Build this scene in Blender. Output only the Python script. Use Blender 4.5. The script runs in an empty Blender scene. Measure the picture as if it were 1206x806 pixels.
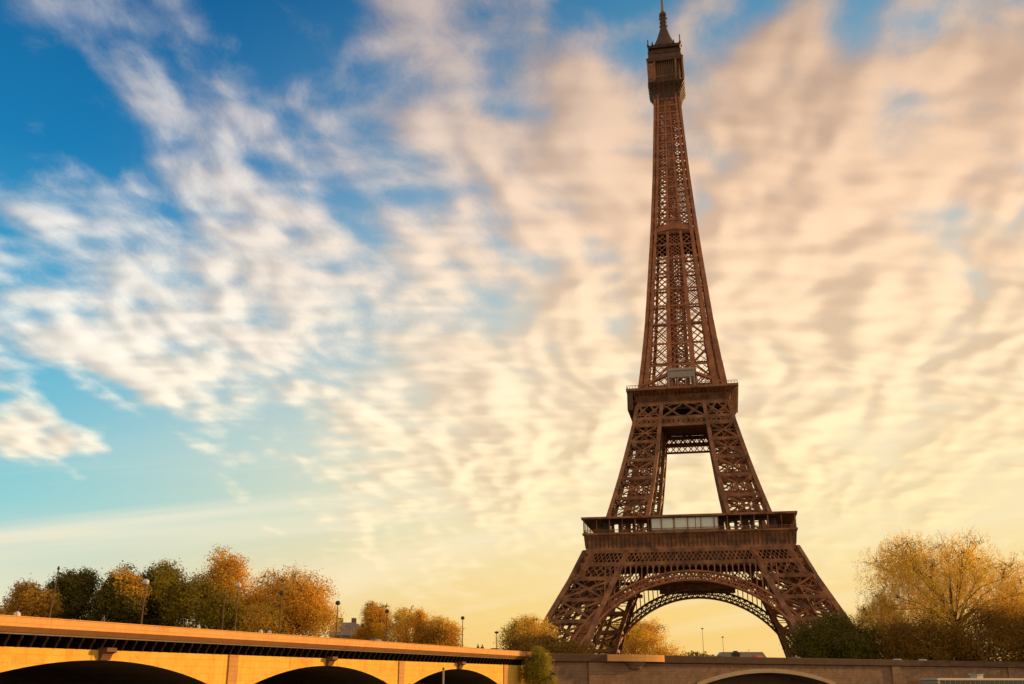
import bpy, math, random
import numpy as np
from mathutils import Vector, Matrix
R = math.radians
S = bpy.context.scene
random.seed(7)
rng = np.random.default_rng(11)

# ------------------------------------------------------------------ camera
FPX, TILT = 1200.0, R(18.4)
cam = bpy.data.cameras.new('camera'); cob = bpy.data.objects.new('camera', cam)
S.collection.objects.link(cob); S.camera = cob
cam.sensor_width = 36; cam.lens = 36 * FPX / 1206
cam.clip_start = .2; cam.clip_end = 20000
cob.location = (0, 0, 0); cob.rotation_euler = (math.pi / 2 + TILT, 0, 0)

SUN_AZ, SUN_EL = R(61), R(11)          # azimuth clockwise from +Y (the view), elevation
sd = Vector((math.sin(SUN_AZ) * math.cos(SUN_EL), math.cos(SUN_AZ) * math.cos(SUN_EL), math.sin(SUN_EL)))
sl = bpy.data.lights.new('sun', 'SUN'); sl.energy = 5.0; sl.angle = R(.5); sl.color = (1, .57, .20)
so = bpy.data.objects.new('sun', sl); S.collection.objects.link(so)
so.rotation_euler = (-sd).to_track_quat('-Z', 'Y').to_euler()
S.view_settings.view_transform = 'Standard'; S.view_settings.look = 'None'
S.view_settings.exposure = 0; S.view_settings.gamma = 1

# ------------------------------------------------------------------ sky
W = bpy.data.worlds.new('World'); S.world = W; W.use_nodes = True
nt = W.node_tree; nt.nodes.clear(); L = nt.links
def N(t, **kw):
    n = nt.nodes.new(t)
    for k, v in kw.items(): setattr(n, k, v)
    return n
def put(sock, v):
    if isinstance(v, (int, float)): sock.default_value = v
    elif isinstance(v, tuple): sock.default_value = v
    else: L.new(v, sock)
def M_(op, a, b=0.0, c=None, clamp=False):
    n = N('ShaderNodeMath', operation=op, use_clamp=clamp)
    put(n.inputs[0], a); put(n.inputs[1], b)
    if c is not None: put(n.inputs[2], c)
    return n.outputs[0]
def MIX(f, a, b, mode='MIX'):
    n = N('ShaderNodeMix', data_type='RGBA', blend_type=mode)
    put(n.inputs['Factor'], f)
    put(n.inputs[6], a if not isinstance(a, tuple) else (*a, 1)); put(n.inputs[7], b if not isinstance(b, tuple) else (*b, 1))
    return n.outputs[2]
def SM(v, lo, hi, o0=0.0, o1=1.0):
    n = N('ShaderNodeMapRange', interpolation_type='SMOOTHSTEP')
    put(n.inputs[0], v); n.inputs[1].default_value = lo; n.inputs[2].default_value = hi
    n.inputs[3].default_value = o0; n.inputs[4].default_value = o1
    return n.outputs[0]
def RAMP(v, stops):
    n = N('ShaderNodeValToRGB'); put(n.inputs[0], v); cr = n.color_ramp
    while len(cr.elements) < len(stops): cr.elements.new(.5)
    for e, (p, c) in zip(cr.elements, stops): e.position = p; e.color = (*c, 1)
    return n.outputs[0]
def DOT(a, v):
    n = N('ShaderNodeVectorMath', operation='DOT_PRODUCT'); L.new(a, n.inputs[0]); n.inputs[1].default_value = v
    return n.outputs['Value']
def NOISE(vec, sc, det=4, rough=.5, dist=0.0, lac=2.0):
    n = N('ShaderNodeTexNoise'); L.new(vec, n.inputs['Vector']); n.inputs['Scale'].default_value = sc
    n.inputs['Detail'].default_value = det; n.inputs['Roughness'].default_value = rough; n.inputs['Distortion'].default_value = dist
    return n.outputs['Fac']
def COMB(x, y, z=0.0):
    n = N('ShaderNodeCombineXYZ'); put(n.inputs[0], x); put(n.inputs[1], y); put(n.inputs[2], z)
    return n.outputs[0]
tc = N('ShaderNodeTexCoord'); D = tc.outputs['Generated']
sep = N('ShaderNodeSeparateXYZ'); L.new(D, sep.inputs[0]); dx, dy, dz = sep.outputs
sky = N('ShaderNodeTexSky'); sky.sky_type = 'NISHITA'; sky.sun_disc = False
sky.sun_elevation = SUN_EL; sky.sun_rotation = SUN_AZ; sky.air_density = 1.3; sky.dust_density = 1.5; sky.ozone_density = 2
L.new(D, sky.inputs['Vector']) if 'Vector' in sky.inputs else None
el = M_('MAXIMUM', dz, 0.0)
az = DOT(D, (math.cos(0), 0, 0))       # -left .. +right
# nearness to the low sun
warm = SM(DOT(D, tuple(sd)), -.12, .88)
# clear air: Nishita, graded as the photograph's film does (deeper blue away from the sun)
base = RAMP(el, [(0, (1.0, .80, .46)), (.065, (.84, .82, .62)), (.15, (.26, .66, .72)), (.3, (.07, .45, .70)), (.45, (.010, .21, .48)), (.62, (.003, .10, .29)), (.8, (.003, .07, .22))])
goldr = RAMP(el, [(0, (1.0, .60, .16)), (.06, (1.0, .70, .24)), (.14, (1.0, .82, .46)), (.22, (1.0, .84, .56)), (.40, (.46, .60, .64)), (.60, (.08, .30, .50))])
wgold = SM(M_('SUBTRACT', DOT(D, tuple(sd)), M_('MULTIPLY', el, .55)), -.13, .52)
grade = MIX(wgold, base, goldr)
nish = MIX(1.0, sky.outputs[0], (.055, .055, .055), 'MULTIPLY')
clear = MIX(.06, grade, nish)
# altocumulus sheet, mapped on a flat layer overhead
den = M_('ADD', el, .22)
px = M_('DIVIDE', dx, den); py = M_('DIVIDE', dy, den)
A0 = R(14)
al = M_('ADD', M_('MULTIPLY', px, math.sin(A0)), M_('MULTIPLY', py, math.cos(A0)))
ac = M_('SUBTRACT', M_('MULTIPLY', px, math.cos(A0)), M_('MULTIPLY', py, math.sin(A0)))
wv = M_('MULTIPLY', M_('SUBTRACT', NOISE(COMB(ac, al, 0.0), 2.2, 1), .5), .20)
def sheet_density(oa, ol):      # finger rows running away from the viewer, billows along them, fine wisps
    c = M_('ADD', M_('ADD', ac, wv), oa); l = M_('ADD', al, ol)
    rows = NOISE(COMB(c, M_('MULTIPLY', l, .20), 3.1), 8.0, 1, .5)
    big = NOISE(COMB(c, M_('MULTIPLY', l, .5), 9.1), 3.0, 1, .5)
    mid = NOISE(COMB(c, M_('MULTIPLY', l, .70), 7.7), 13.0, 1, .5, .1)
    bar = NOISE(COMB(M_('MULTIPLY', c, .55), M_('ADD', l, M_('MULTIPLY', c, -.35)), 5.5), 15.0, 1, .5, .2)
    return M_('ADD', M_('ADD', M_('MULTIPLY', big, .34), M_('MULTIPLY', mid, .52)), M_('ADD', M_('MULTIPLY', rows, .60), M_('MULTIPLY', bar, .30)))
dens = sheet_density(0.0, 0.0)
dens2 = sheet_density(.022, .020)
fine = NOISE(COMB(M_('ADD', ac, wv), M_('MULTIPLY', al, .62), 7.7), 32.0, 6, .70, .3)
def gauss(v):
    d, r, amp = v
    return M_('MULTIPLY', SM(DOT(D, d), math.cos(R(r)), 1.0), amp)
def pxdir(x, y):
    u = (x - 603) / FPX; v = (403 - y) / FPX; c, s = math.cos(TILT), math.sin(TILT)
    d = Vector((u, c - v * s, s + v * c)).normalized(); return tuple(d)
cover = M_('ADD', M_('ADD', dens, M_('MULTIPLY', fine, .26)), -.01)
bumps = [((220, 340), 9, .10), ((70, 430), 7, .12), ((140, 80), 12, -.12), ((20, 40), 8, -.05), ((300, 10), 6, -.10), ((390, 60), 4, -.10), ((710, 15), 4, -.12), ((1038, 30), 4, -.20), ((1055, 150), 3, -.20), ((1090, 280), 3, -.14), ((1150, 60), 3, .1),
         ((450, 240), 4, -.07), ((70, 600), 9, -.5), ((260, 580), 7, -.22), ((20, 240), 4, -.05), ((900, 250), 15, .20), ((1130, 300), 12, .14), ((820, 130), 7, .08), ((1000, 480), 14, .14),
         ((600, 130), 6, .08), ((600, 330), 13, .14), ((1160, 120), 6, .16), ((940, 90), 5, .14), ((560, 480), 12, .14), ((30, 515), 2.6, .5), ((100, 535), 2.2, .35), ((240, 420), 8, .08), ((480, 60), 5, .08)]
for (p, r, a) in bumps: cover = M_('ADD', cover, gauss((pxdir(*p), r, a)))
back_fill = SM(dy, .25, -.35)  # warm bright cloud added behind the viewer to light the tower front
cover = M_('ADD', cover, M_('ADD', SM(el, .03, .22, -.20, 0.0), M_('MULTIPLY', back_fill, .18)))
cl = SM(cover, .83, 1.27)
P3 = COMB(M_('MULTIPLY', px, .22), M_('ADD', M_('MULTIPLY', el, 9.0), M_('MULTIPLY', px, -.5)), 1.0)
veil = M_('MULTIPLY', SM(NOISE(P3, 2.0, 4, .5, .5), .46, .70), SM(el, .24, .12))
ccol_c = RAMP(el, [(0, (1.0, .78, .38)), (.14, (1.0, .88, .66)), (.30, (.94, .88, .78)), (.44, (.74, .73, .72)), (.60, (.44, .46, .54))])
ccol_w = RAMP(el, [(0, (1.0, .66, .21)), (.11, (1.0, .81, .44)), (.26, (1.0, .79, .52)), (.42, (.92, .64, .43)), (.60, (.62, .43, .31))])
ccol = MIX(SM(DOT(D, tuple(sd)), .12, .70), ccol_c, ccol_w)
ccol = MIX(back_fill, ccol, (.92, .64, .38))  # unseen added cloud deck, coloured as a warm fill
relief = M_('ADD', M_('MULTIPLY', M_('SUBTRACT', dens, dens2), 3.2), M_('ADD', .52, M_('MULTIPLY', M_('SUBTRACT', fine, .5), .35)), clamp=False)
relief = SM(relief, 0.0, 1.0)
shade = MIX(relief, (.78, .73, .71), (1.22, 1.18, 1.12))
ccol = MIX(SM(el, .06, .2), ccol, MIX(1.0, ccol, shade, 'MULTIPLY'))
out = MIX(M_('MULTIPLY', veil, .8), clear, ccol_c)
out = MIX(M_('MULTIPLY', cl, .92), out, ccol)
below = SM(dz, -.02, 0.0)
out = MIX(below, (.25, .18, .10), out)
out = MIX(1.0, out, (10, 10, 10), 'MULTIPLY')
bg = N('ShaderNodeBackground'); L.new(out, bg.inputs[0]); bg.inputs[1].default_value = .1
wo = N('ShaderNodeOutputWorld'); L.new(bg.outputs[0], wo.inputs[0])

# ------------------------------------------------------------------ helpers
def at(x, y, Y):
    u = (x - 603) / FPX; v = (403 - y) / FPX; c, s = math.cos(TILT), math.sin(TILT)
    d = Vector((u, c - v * s, s + v * c)); return d * (Y / d.y)
def mppx(Y): return Y / FPX / .98
C = S.collection
def mat(name, col, col2=None, scale=.5, rough=.8, bump=0.0, bscale=4, metallic=0.0, trans=0.0, attr=None, det=5, stretch=None, spec=.5):
    m = bpy.data.materials.new(name); m.use_nodes = True; t = m.node_tree; b = t.nodes['Principled BSDF']
    b.inputs['Roughness'].default_value = rough; b.inputs['Metallic'].default_value = metallic
    b.inputs['Specular IOR Level'].default_value = spec
    tcn = t.nodes.new('ShaderNodeTexCoord'); src = tcn.outputs['Object']
    if stretch:
        mp = t.nodes.new('ShaderNodeMapping'); mp.inputs['Scale'].default_value = stretch; t.links.new(src, mp.inputs[0]); src = mp.outputs[0]
    n = t.nodes.new('ShaderNodeTexNoise'); n.inputs['Scale'].default_value = scale; n.inputs['Detail'].default_value = det; n.inputs['Roughness'].default_value = .62
    t.links.new(src, n.inputs['Vector'])
    r = t.nodes.new('ShaderNodeValToRGB'); r.color_ramp.elements[0].position = .34; r.color_ramp.elements[1].position = .66
    r.color_ramp.elements[0].color = (*col, 1); r.color_ramp.elements[1].color = (*(col2 or col), 1)
    t.links.new(n.outputs['Fac'], r.inputs[0]); cs = r.outputs[0]
    if attr:
        a = t.nodes.new('ShaderNodeAttribute'); a.attribute_name = attr
        mx = t.nodes.new('ShaderNodeMix'); mx.data_type = 'RGBA'; mx.blend_type = 'MULTIPLY'; mx.inputs['Factor'].default_value = 1
        t.links.new(cs, mx.inputs[6]); t.links.new(a.outputs['Color'], mx.inputs[7]); cs = mx.outputs[2]
    t.links.new(cs, b.inputs['Base Color'])
    if bump:
        n2 = t.nodes.new('ShaderNodeTexNoise'); n2.inputs['Scale'].default_value = bscale; n2.inputs['Detail'].default_value = 6
        t.links.new(src, n2.inputs['Vector'])
        bp = t.nodes.new('ShaderNodeBump'); bp.inputs['Strength'].default_value = bump; bp.inputs['Distance'].default_value = .1
        t.links.new(n2.outputs['Fac'], bp.inputs['Height']); t.links.new(bp.outputs[0], b.inputs['Normal'])
    if trans:
        o = t.nodes['Material Output']; tr = t.nodes.new('ShaderNodeBsdfTranslucent'); ms = t.nodes.new('ShaderNodeMixShader')
        ms.inputs[0].default_value = trans; t.links.new(cs, tr.inputs[0])
        t.links.new(b.outputs[0], ms.inputs[1]); t.links.new(tr.outputs[0], ms.inputs[2]); t.links.new(ms.outputs[0], o.inputs[0])
    return m

def tag(o, label=None, cat=None, group=None, kind=None):
    if label: o['label'] = label
    if cat: o['category'] = cat
    if group: o['group'] = group
    if kind: o['kind'] = kind
    return o
def empty(name, loc=(0, 0, 0), rz=0, label=None, cat=None, group=None):
    o = bpy.data.objects.new(name, None); C.objects.link(o); o.location = loc; o.rotation_euler = (0, 0, rz)
    return tag(o, label, cat, group)
def mesh_obj(name, V, F, m, parent=None, smooth=False):
    me = bpy.data.meshes.new(name); me.from_pydata([tuple(v) for v in V], [], F); me.update()
    if m is not None: me.materials.append(m)
    if smooth: me.polygons.foreach_set('use_smooth', [True] * len(me.polygons))
    o = bpy.data.objects.new(name, me); C.objects.link(o)
    if parent: o.parent = parent
    return o
class MB:
    def __init__(s): s.V = []; s.F = []; s.M = None
    def xf(s, p): return tuple(p) if s.M is None else tuple(s.M @ Vector(p))
    def add(s, vs, fs):
        b = len(s.V); s.V += [s.xf(v) for v in vs]; s.F += [tuple(i + b for i in f) for f in fs]
    HEX = [(0, 3, 2, 1), (4, 5, 6, 7), (0, 1, 5, 4), (1, 2, 6, 5), (2, 3, 7, 6), (3, 0, 4, 7)]
    def box(s, x0, x1, y0, y1, z0, z1):
        s.add([(x0, y0, z0), (x1, y0, z0), (x1, y1, z0), (x0, y1, z0), (x0, y0, z1), (x1, y0, z1), (x1, y1, z1), (x0, y1, z1)], s.HEX)
    def frus(s, a0, z0, a1, z1, cx=0, cy=0):   # square frustum, half widths a0, a1
        s.add([(cx + i * a0, cy + j * a0, z0) for i, j in ((-1, -1), (1, -1), (1, 1), (-1, 1))] + [(cx + i * a1, cy + j * a1, z1) for i, j in ((-1, -1), (1, -1), (1, 1), (-1, 1))], s.HEX)
    def beam(s, p, q, w=.5, d=None, up=None):
        p = Vector(p); q = Vector(q); a = q - p
        if a.length < 1e-5: return
        a.normalize(); u = Vector(up) if up else (Vector((0, 0, 1)) if abs(a.z) < .9 else Vector((0, 1, 0)))
        x = a.cross(u).normalized() * (w / 2); y = x.cross(a).normalized() * ((d or w) / 2)
        s.add([p - x - y, p + x - y, p + x + y, p - x + y, q - x - y, q + x - y, q + x + y, q - x + y], s.HEX)
    def tube(s, pts, rs, n=6):
        rings = []; b = len(s.V)
        for i, p in enumerate(pts):
            p = Vector(p); a = Vector(pts[min(i + 1, len(pts) - 1)]) - Vector(pts[max(i - 1, 0)])
            a.normalize(); u = Vector((0, 0, 1)) if abs(a.z) < .9 else Vector((0, 1, 0))
            x = a.cross(u).normalized(); y = x.cross(a)
            for k in range(n):
                t = 2 * math.pi * k / n; s.V.append(s.xf(p + (x * math.cos(t) + y * math.sin(t)) * rs[i]))
        for i in range(len(pts) - 1):
            for k in range(n):
                k2 = (k + 1) % n; s.F.append((b + i * n + k, b + i * n + k2, b + (i + 1) * n + k2, b + (i + 1) * n + k))
        s.F.append(tuple(b + k for k in range(n))[::-1]); e = b + (len(pts) - 1) * n; s.F.append(tuple(e + k for k in range(n)))
    def lathe(s, prof, n=12, cx=0, cy=0):
        b = len(s.V)
        for r, z in prof:
            for k in range(n):
                t = 2 * math.pi * (k + .5) / n; s.V.append(s.xf((cx + r * math.cos(t), cy + r * math.sin(t), z)))
        for i in range(len(prof) - 1):
            for k in range(n):
                k2 = (k + 1) % n; s.F.append((b + i * n + k, b + i * n + k2, b + (i + 1) * n + k2, b + (i + 1) * n + k))
        s.F.append(tuple(b + k for k in range(n))[::-1]); e = b + (len(prof) - 1) * n; s.F.append(tuple(e + k for k in range(n)))
    def lat(s, a, b, c, d, nx, ny, w, dep=None):   # diamond lattice in quad a(bl) b(br) c(tr) d(tl)
        a, b, c, d = map(Vector, (a, b, c, d))
        f = lambda u, v: (a * (1 - u) + b * u) * (1 - v) + (d * (1 - u) + c * u) * v
        for i in range(nx):
            for j in range(ny):
                u0, u1, v0, v1 = i / nx, (i + 1) / nx, j / ny, (j + 1) / ny
                s.beam(f(u0, v0), f(u1, v1), w, dep); s.beam(f(u1, v0), f(u0, v1), w, dep)
    def build(s, name, m, parent=None, smooth=False): return mesh_obj(name, s.V, s.F, m, parent, smooth)

# ------------------------------------------------------------------ materials
IRON = mat('iron_paint', (.105, .041, .016), (.37, .155, .062), .25, .62, .1, 2)
IRON_D = mat('iron_dark', (.055, .022, .010), (.10, .042, .018), .4, .65)  # darker brown for decks, recessed walls, cove and top cabin
IRON_R = mat('iron_paint_red', (.20, .068, .026), (.44, .160, .062), .3, .6)
GREYP = mat('grey_panel', (.30, .25, .22), (.38, .32, .28), .6, .6)
POLE = mat('pole_metal', (.14, .09, .05), (.20, .13, .08), 2, .8, spec=.1)
ASPH = mat('asphalt', (.045, .042, .04), (.06, .055, .05), 1.5, .9, .2)
GRASS = mat('lawn_ground', (.05, .055, .02), (.09, .08, .03), .2, .95)
BARK = mat('bark', (.045, .026, .014), (.075, .045, .025), 2, .9, .4, 6)
DARKM = mat('shade_dark_iron', (.016, .009, .006), (.028, .016, .010), 2, .9, spec=.05)  # near-black colour holds the shade of bracket row and platform underside

def stone(name, c1, c2, stain, bw=1.6, bh=.55, mort=.5, rotz=0.0, streak=.5):
    m = bpy.data.materials.new(name); m.use_nodes = True; t = m.node_tree; b = t.nodes['Principled BSDF']; b.inputs['Roughness'].default_value = .85
    b.inputs['Specular IOR Level'].default_value = .1
    tcn = t.nodes.new('ShaderNodeTexCoord'); sp = t.nodes.new('ShaderNodeSeparateXYZ'); t.links.new(tcn.outputs['Object'], sp.inputs[0])
    cb = t.nodes.new('ShaderNodeCombineXYZ'); ad = t.nodes.new('ShaderNodeMath'); ad.operation = 'ADD'
    t.links.new(sp.outputs[0], ad.inputs[0]); t.links.new(sp.outputs[1], ad.inputs[1]); t.links.new(ad.outputs[0], cb.inputs[0]); t.links.new(sp.outputs[2], cb.inputs[1])
    br = t.nodes.new('ShaderNodeTexBrick'); br.inputs['Scale'].default_value = 1; br.inputs['Brick Width'].default_value = bw; br.inputs['Row Height'].default_value = bh
    br.inputs['Mortar Size'].default_value = .02; br.inputs['Mortar Smooth'].default_value = .4; br.inputs['Bias'].default_value = 0
    br.inputs['Color1'].default_value = (*c1, 1); br.inputs['Color2'].default_value = (*c2, 1); br.inputs['Mortar'].default_value = (*[x * mort for x in c1], 1)
    t.links.new(cb.outputs[0], br.inputs['Vector'])
    def noise(sc, st):
        mp = t.nodes.new('ShaderNodeMapping'); mp.inputs['Scale'].default_value = st; t.links.new(tcn.outputs['Object'], mp.inputs[0])
        n = t.nodes.new('ShaderNodeTexNoise'); n.inputs['Scale'].default_value = sc; n.inputs['Detail'].default_value = 7; n.inputs['Roughness'].default_value = .65
        t.links.new(mp.outputs[0], n.inputs['Vector']); return n.outputs['Fac']
    def mixc(f, a, bb, lo, hi, amt):
        mr = t.nodes.new('ShaderNodeMapRange'); mr.interpolation_type = 'SMOOTHSTEP'; t.links.new(f, mr.inputs[0]); mr.inputs[1].default_value = lo; mr.inputs[2].default_value = hi; mr.inputs[4].default_value = amt
        x = t.nodes.new('ShaderNodeMix'); x.data_type = 'RGBA'; t.links.new(mr.outputs[0], x.inputs['Factor']); t.links.new(a, x.inputs[6]); x.inputs[7].default_value = (*bb, 1); return x.outputs[2]
    c = mixc(noise(1.0, (.5, .5, .5)), br.outputs[0], stain, .45, .75, .7)
    c = mixc(noise(1.0, (2.2, 2.2, .12)), c, tuple(x * .45 for x in stain), .55, .78, streak)
    c = mixc(noise(3.0, (1, 1, 1)), c, tuple(min(1, x * 1.35) for x in c1), .55, .8, .35)
    t.links.new(c, b.inputs['Base Color'])
    bp = t.nodes.new('ShaderNodeBump'); bp.inputs['Strength'].default_value = .35; bp.inputs['Distance'].default_value = .08
    t.links.new(noise(5, (1, 1, 1)), bp.inputs['Height']); t.links.new(bp.outputs[0], b.inputs['Normal'])
    return m
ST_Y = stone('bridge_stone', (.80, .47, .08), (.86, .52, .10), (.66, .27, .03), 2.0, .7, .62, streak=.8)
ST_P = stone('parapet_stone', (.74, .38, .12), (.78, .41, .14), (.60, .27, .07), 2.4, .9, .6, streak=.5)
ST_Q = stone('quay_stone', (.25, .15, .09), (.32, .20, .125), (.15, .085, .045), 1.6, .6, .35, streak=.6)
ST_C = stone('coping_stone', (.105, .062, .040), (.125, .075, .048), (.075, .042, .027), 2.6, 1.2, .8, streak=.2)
ST_SO = stone('soffit_stone', (.34, .16, .07), (.37, .18, .08), (.28, .12, .05), 2.4, 1.2, .85)  # shade of the cornice underside put into a browner stone colour
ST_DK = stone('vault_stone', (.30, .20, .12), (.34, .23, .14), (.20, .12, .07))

# ------------------------------------------------------------------ layout lines
H = 5.0                        # top of parapets above the eye
BA = math.atan(.405)           # bridge azimuth
bdir = Vector((math.sin(BA), math.cos(BA), 0)); bnor = Vector((bdir.y, -bdir.x, 0))
def bpt(Y, off=0.0, z=0.0):    # point on the bridge's front plane at depth Y, off metres out of its face
    p = Vector((-76.5 + .405 * Y, Y, z)); return p + bnor * off
YE = 202.0; corner = bpt(YE)
QA = R(54.7); qdir = Vector((math.sin(QA), math.cos(QA), 0)); qnor = Vector((qdir.y, -qdir.x, 0))
GZ = 4.0; WZ = -4.0

# land beyond the bank: one sheet, water below, near quay
def sheet(name, pts, z, m, kind='structure'):
    o = mesh_obj(name, [(p[0], p[1], z) for p in pts], [tuple(range(len(pts)))], m); o['kind'] = kind; return o
far = qdir * 6000; back = -qnor * 9000
qo = corner - qnor * .5
sheet('ground', [qo - far, qo + far, qo + far + back, qo - far + back], GZ, GRASS)
mw = bpy.data.materials.new('river_water'); mw.use_nodes = True; b_ = mw.node_tree.nodes['Principled BSDF']
b_.inputs['Base Color'].default_value = (.03, .035, .025, 1); b_.inputs['Roughness'].default_value = .08
n_ = mw.node_tree.nodes.new('ShaderNodeTexNoise'); n_.inputs['Scale'].default_value = .8; n_.inputs['Detail'].default_value = 5
tc_ = mw.node_tree.nodes.new('ShaderNodeTexCoord'); mw.node_tree.links.new(tc_.outputs['Object'], n_.inputs['Vector'])
bp_ = mw.node_tree.nodes.new('ShaderNodeBump'); bp_.inputs['Strength'].default_value = .5; bp_.inputs['Distance'].default_value = .3
mw.node_tree.links.new(n_.outputs['Fac'], bp_.inputs['Height']); mw.node_tree.links.new(bp_.outputs[0], b_.inputs['Normal'])
wq = corner - qnor * 1.5
sheet('water', [wq - far, wq - far + qnor * 230, wq + far + qnor * 230, wq + far], WZ, mw)
ck = corner + qnor * (corner.dot(qnor) * -1 - 3)      # near quay edge 3 m in front of the camera
nq = MB(); a_ = Vector((0, 0, 0)) - qnor * 3
PAVE = stone('near_quay_paving', (.22, .19, .16), (.25, .21, .18), (.16, .13, .10), 1.2, 1.2)
v_ = [a_ - qdir * 3000, a_ + qdir * 3000, a_ + qdir * 3000 + qnor * 400, a_ - qdir * 3000 + qnor * 400]
nq.add([(p.x, p.y, -5) for p in v_] + [(p.x, p.y, -1.65) for p in v_], [(0, 1, 2, 3), (4, 7, 6, 5), (0, 4, 5, 1), (1, 5, 6, 2), (2, 6, 7, 3), (3, 7, 4, 0)])
o = nq.build('near_quay_pavement', PAVE); o['kind'] = 'structure'

# ------------------------------------------------------------------ THE TOWER
TD = 441.0; TAZ = R(9.9); TROT = R(-11.6)
tower = empty('lattice_tower', (TD * math.sin(TAZ), TD * math.cos(TAZ), GZ), TROT,
              'very tall brown wrought iron lattice tower with four splayed legs, arches and three galleries', 'tower')
def interp(tab, h):
    for (h0, v0), (h1, v1) in zip(tab, tab[1:]):
        if h <= h1: return v0 + (v1 - v0) * (h - h0) / (h1 - h0)
    return tab[-1][1]
WLO = [(0, 62.5), (16, 54), (33, 45), (44, 40)]; LLO = [(0, 22), (16, 18.5), (33, 17), (44, 16.5)]
WUP = [(44, 36), (57, 32), (60, 31), (78, 25.8), (98, 20.8), (108, 19.0), (114, 18.3)]; LUP = [(44, 16.5), (60, 15.6), (98, 11), (114, 9.8)]
WSH = [(114, 17.9), (130, 15.7), (147, 13.8), (168, 12.0), (190, 10.1), (220, 8.0), (250, 6.4), (276, 5.2)]
ISH = [(114, 5.2), (147, 4.4), (190, 2.9), (230, 1.6), (276, .8)]     # inner chord offset
def rotz(k): return Matrix.Rotation(k * math.pi / 2, 4, 'Z')

def leg_part(sx, sy, hs, wt, lt, chord, name, m, fine=.22, sub=3, xw=.75):
    mb = MB()
    P = lambda h, i, j: Vector((sx * (interp(wt, h) - i * interp(lt, h)), sy * (interp(wt, h) - j * interp(lt, h)), h))
    faces = [((0, 0), (1, 0)), ((0, 0), (0, 1)), ((1, 0), (1, 1)), ((0, 1), (1, 1))]
    for h0, h1 in zip(hs, hs[1:]):
        for i in (0, 1):
            for j in (0, 1):
                mb.beam(P(h0, i, j), P(h1 + .05, i, j), chord, chord, up=(0, 1, 0))
        for fi, (p, q) in enumerate(faces):
            a, b, c, d = P(h0, *p), P(h0, *q), P(h1, *q), P(h1, *p)
            mb.beam(d, c, .8, 1.3); mb.beam(a, c, xw); mb.beam(b, d, xw)
            mb.beam((a + d) / 2, (b + c) / 2, .35)
            nx = max(2, round((b - a).length / 4.6)); ny = max(2, round((d - a).length / 4.6))
            if sy < 0 and (fi == 0 or (fi == 1 and sx < 0)): mb.lat(a, b, c, d, nx, ny, fine, fine)
            elif fi in (0, 3): mb.beam((a + b) / 2, (c + d) / 2, .3)
        # horizontal diaphragm
        a, b, c, d = P(h1, 0, 0), P(h1, 1, 0), P(h1, 1, 1), P(h1, 0, 1); mb.beam(a, c, .5); mb.beam(b, d, .5)
    # lift track and stairs running up inside the leg
    for e in (.42, .58):
        mb.beam(P(hs[0], e, .5), P(hs[-1], e, .5), .7, 1.0)
    return mb.build(name, m, tower)

for sx in (-1, 1):
    for sy in (-1, 1):
        leg_part(sx, sy, [0, 9, 17, 25, 33], WLO, LLO, 1.9, 'leg', IRON)
        leg_part(sx, sy, [57, 66, 74.5, 82.5, 90.5, 98, 107], WUP, LUP, 1.55, 'upper_leg', IRON, .22, 3, .6)
        for i in (0, 1):
            for j in (0, 1):
                mb = MB(); x = sx * (62.5 - i * 22); y = sy * (62.5 - j * 22)
                mb.frus(3.6, -2.0, 2.2, 1.5, x, y); mb.build('masonry_pier', ST_Q, tower)

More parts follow.
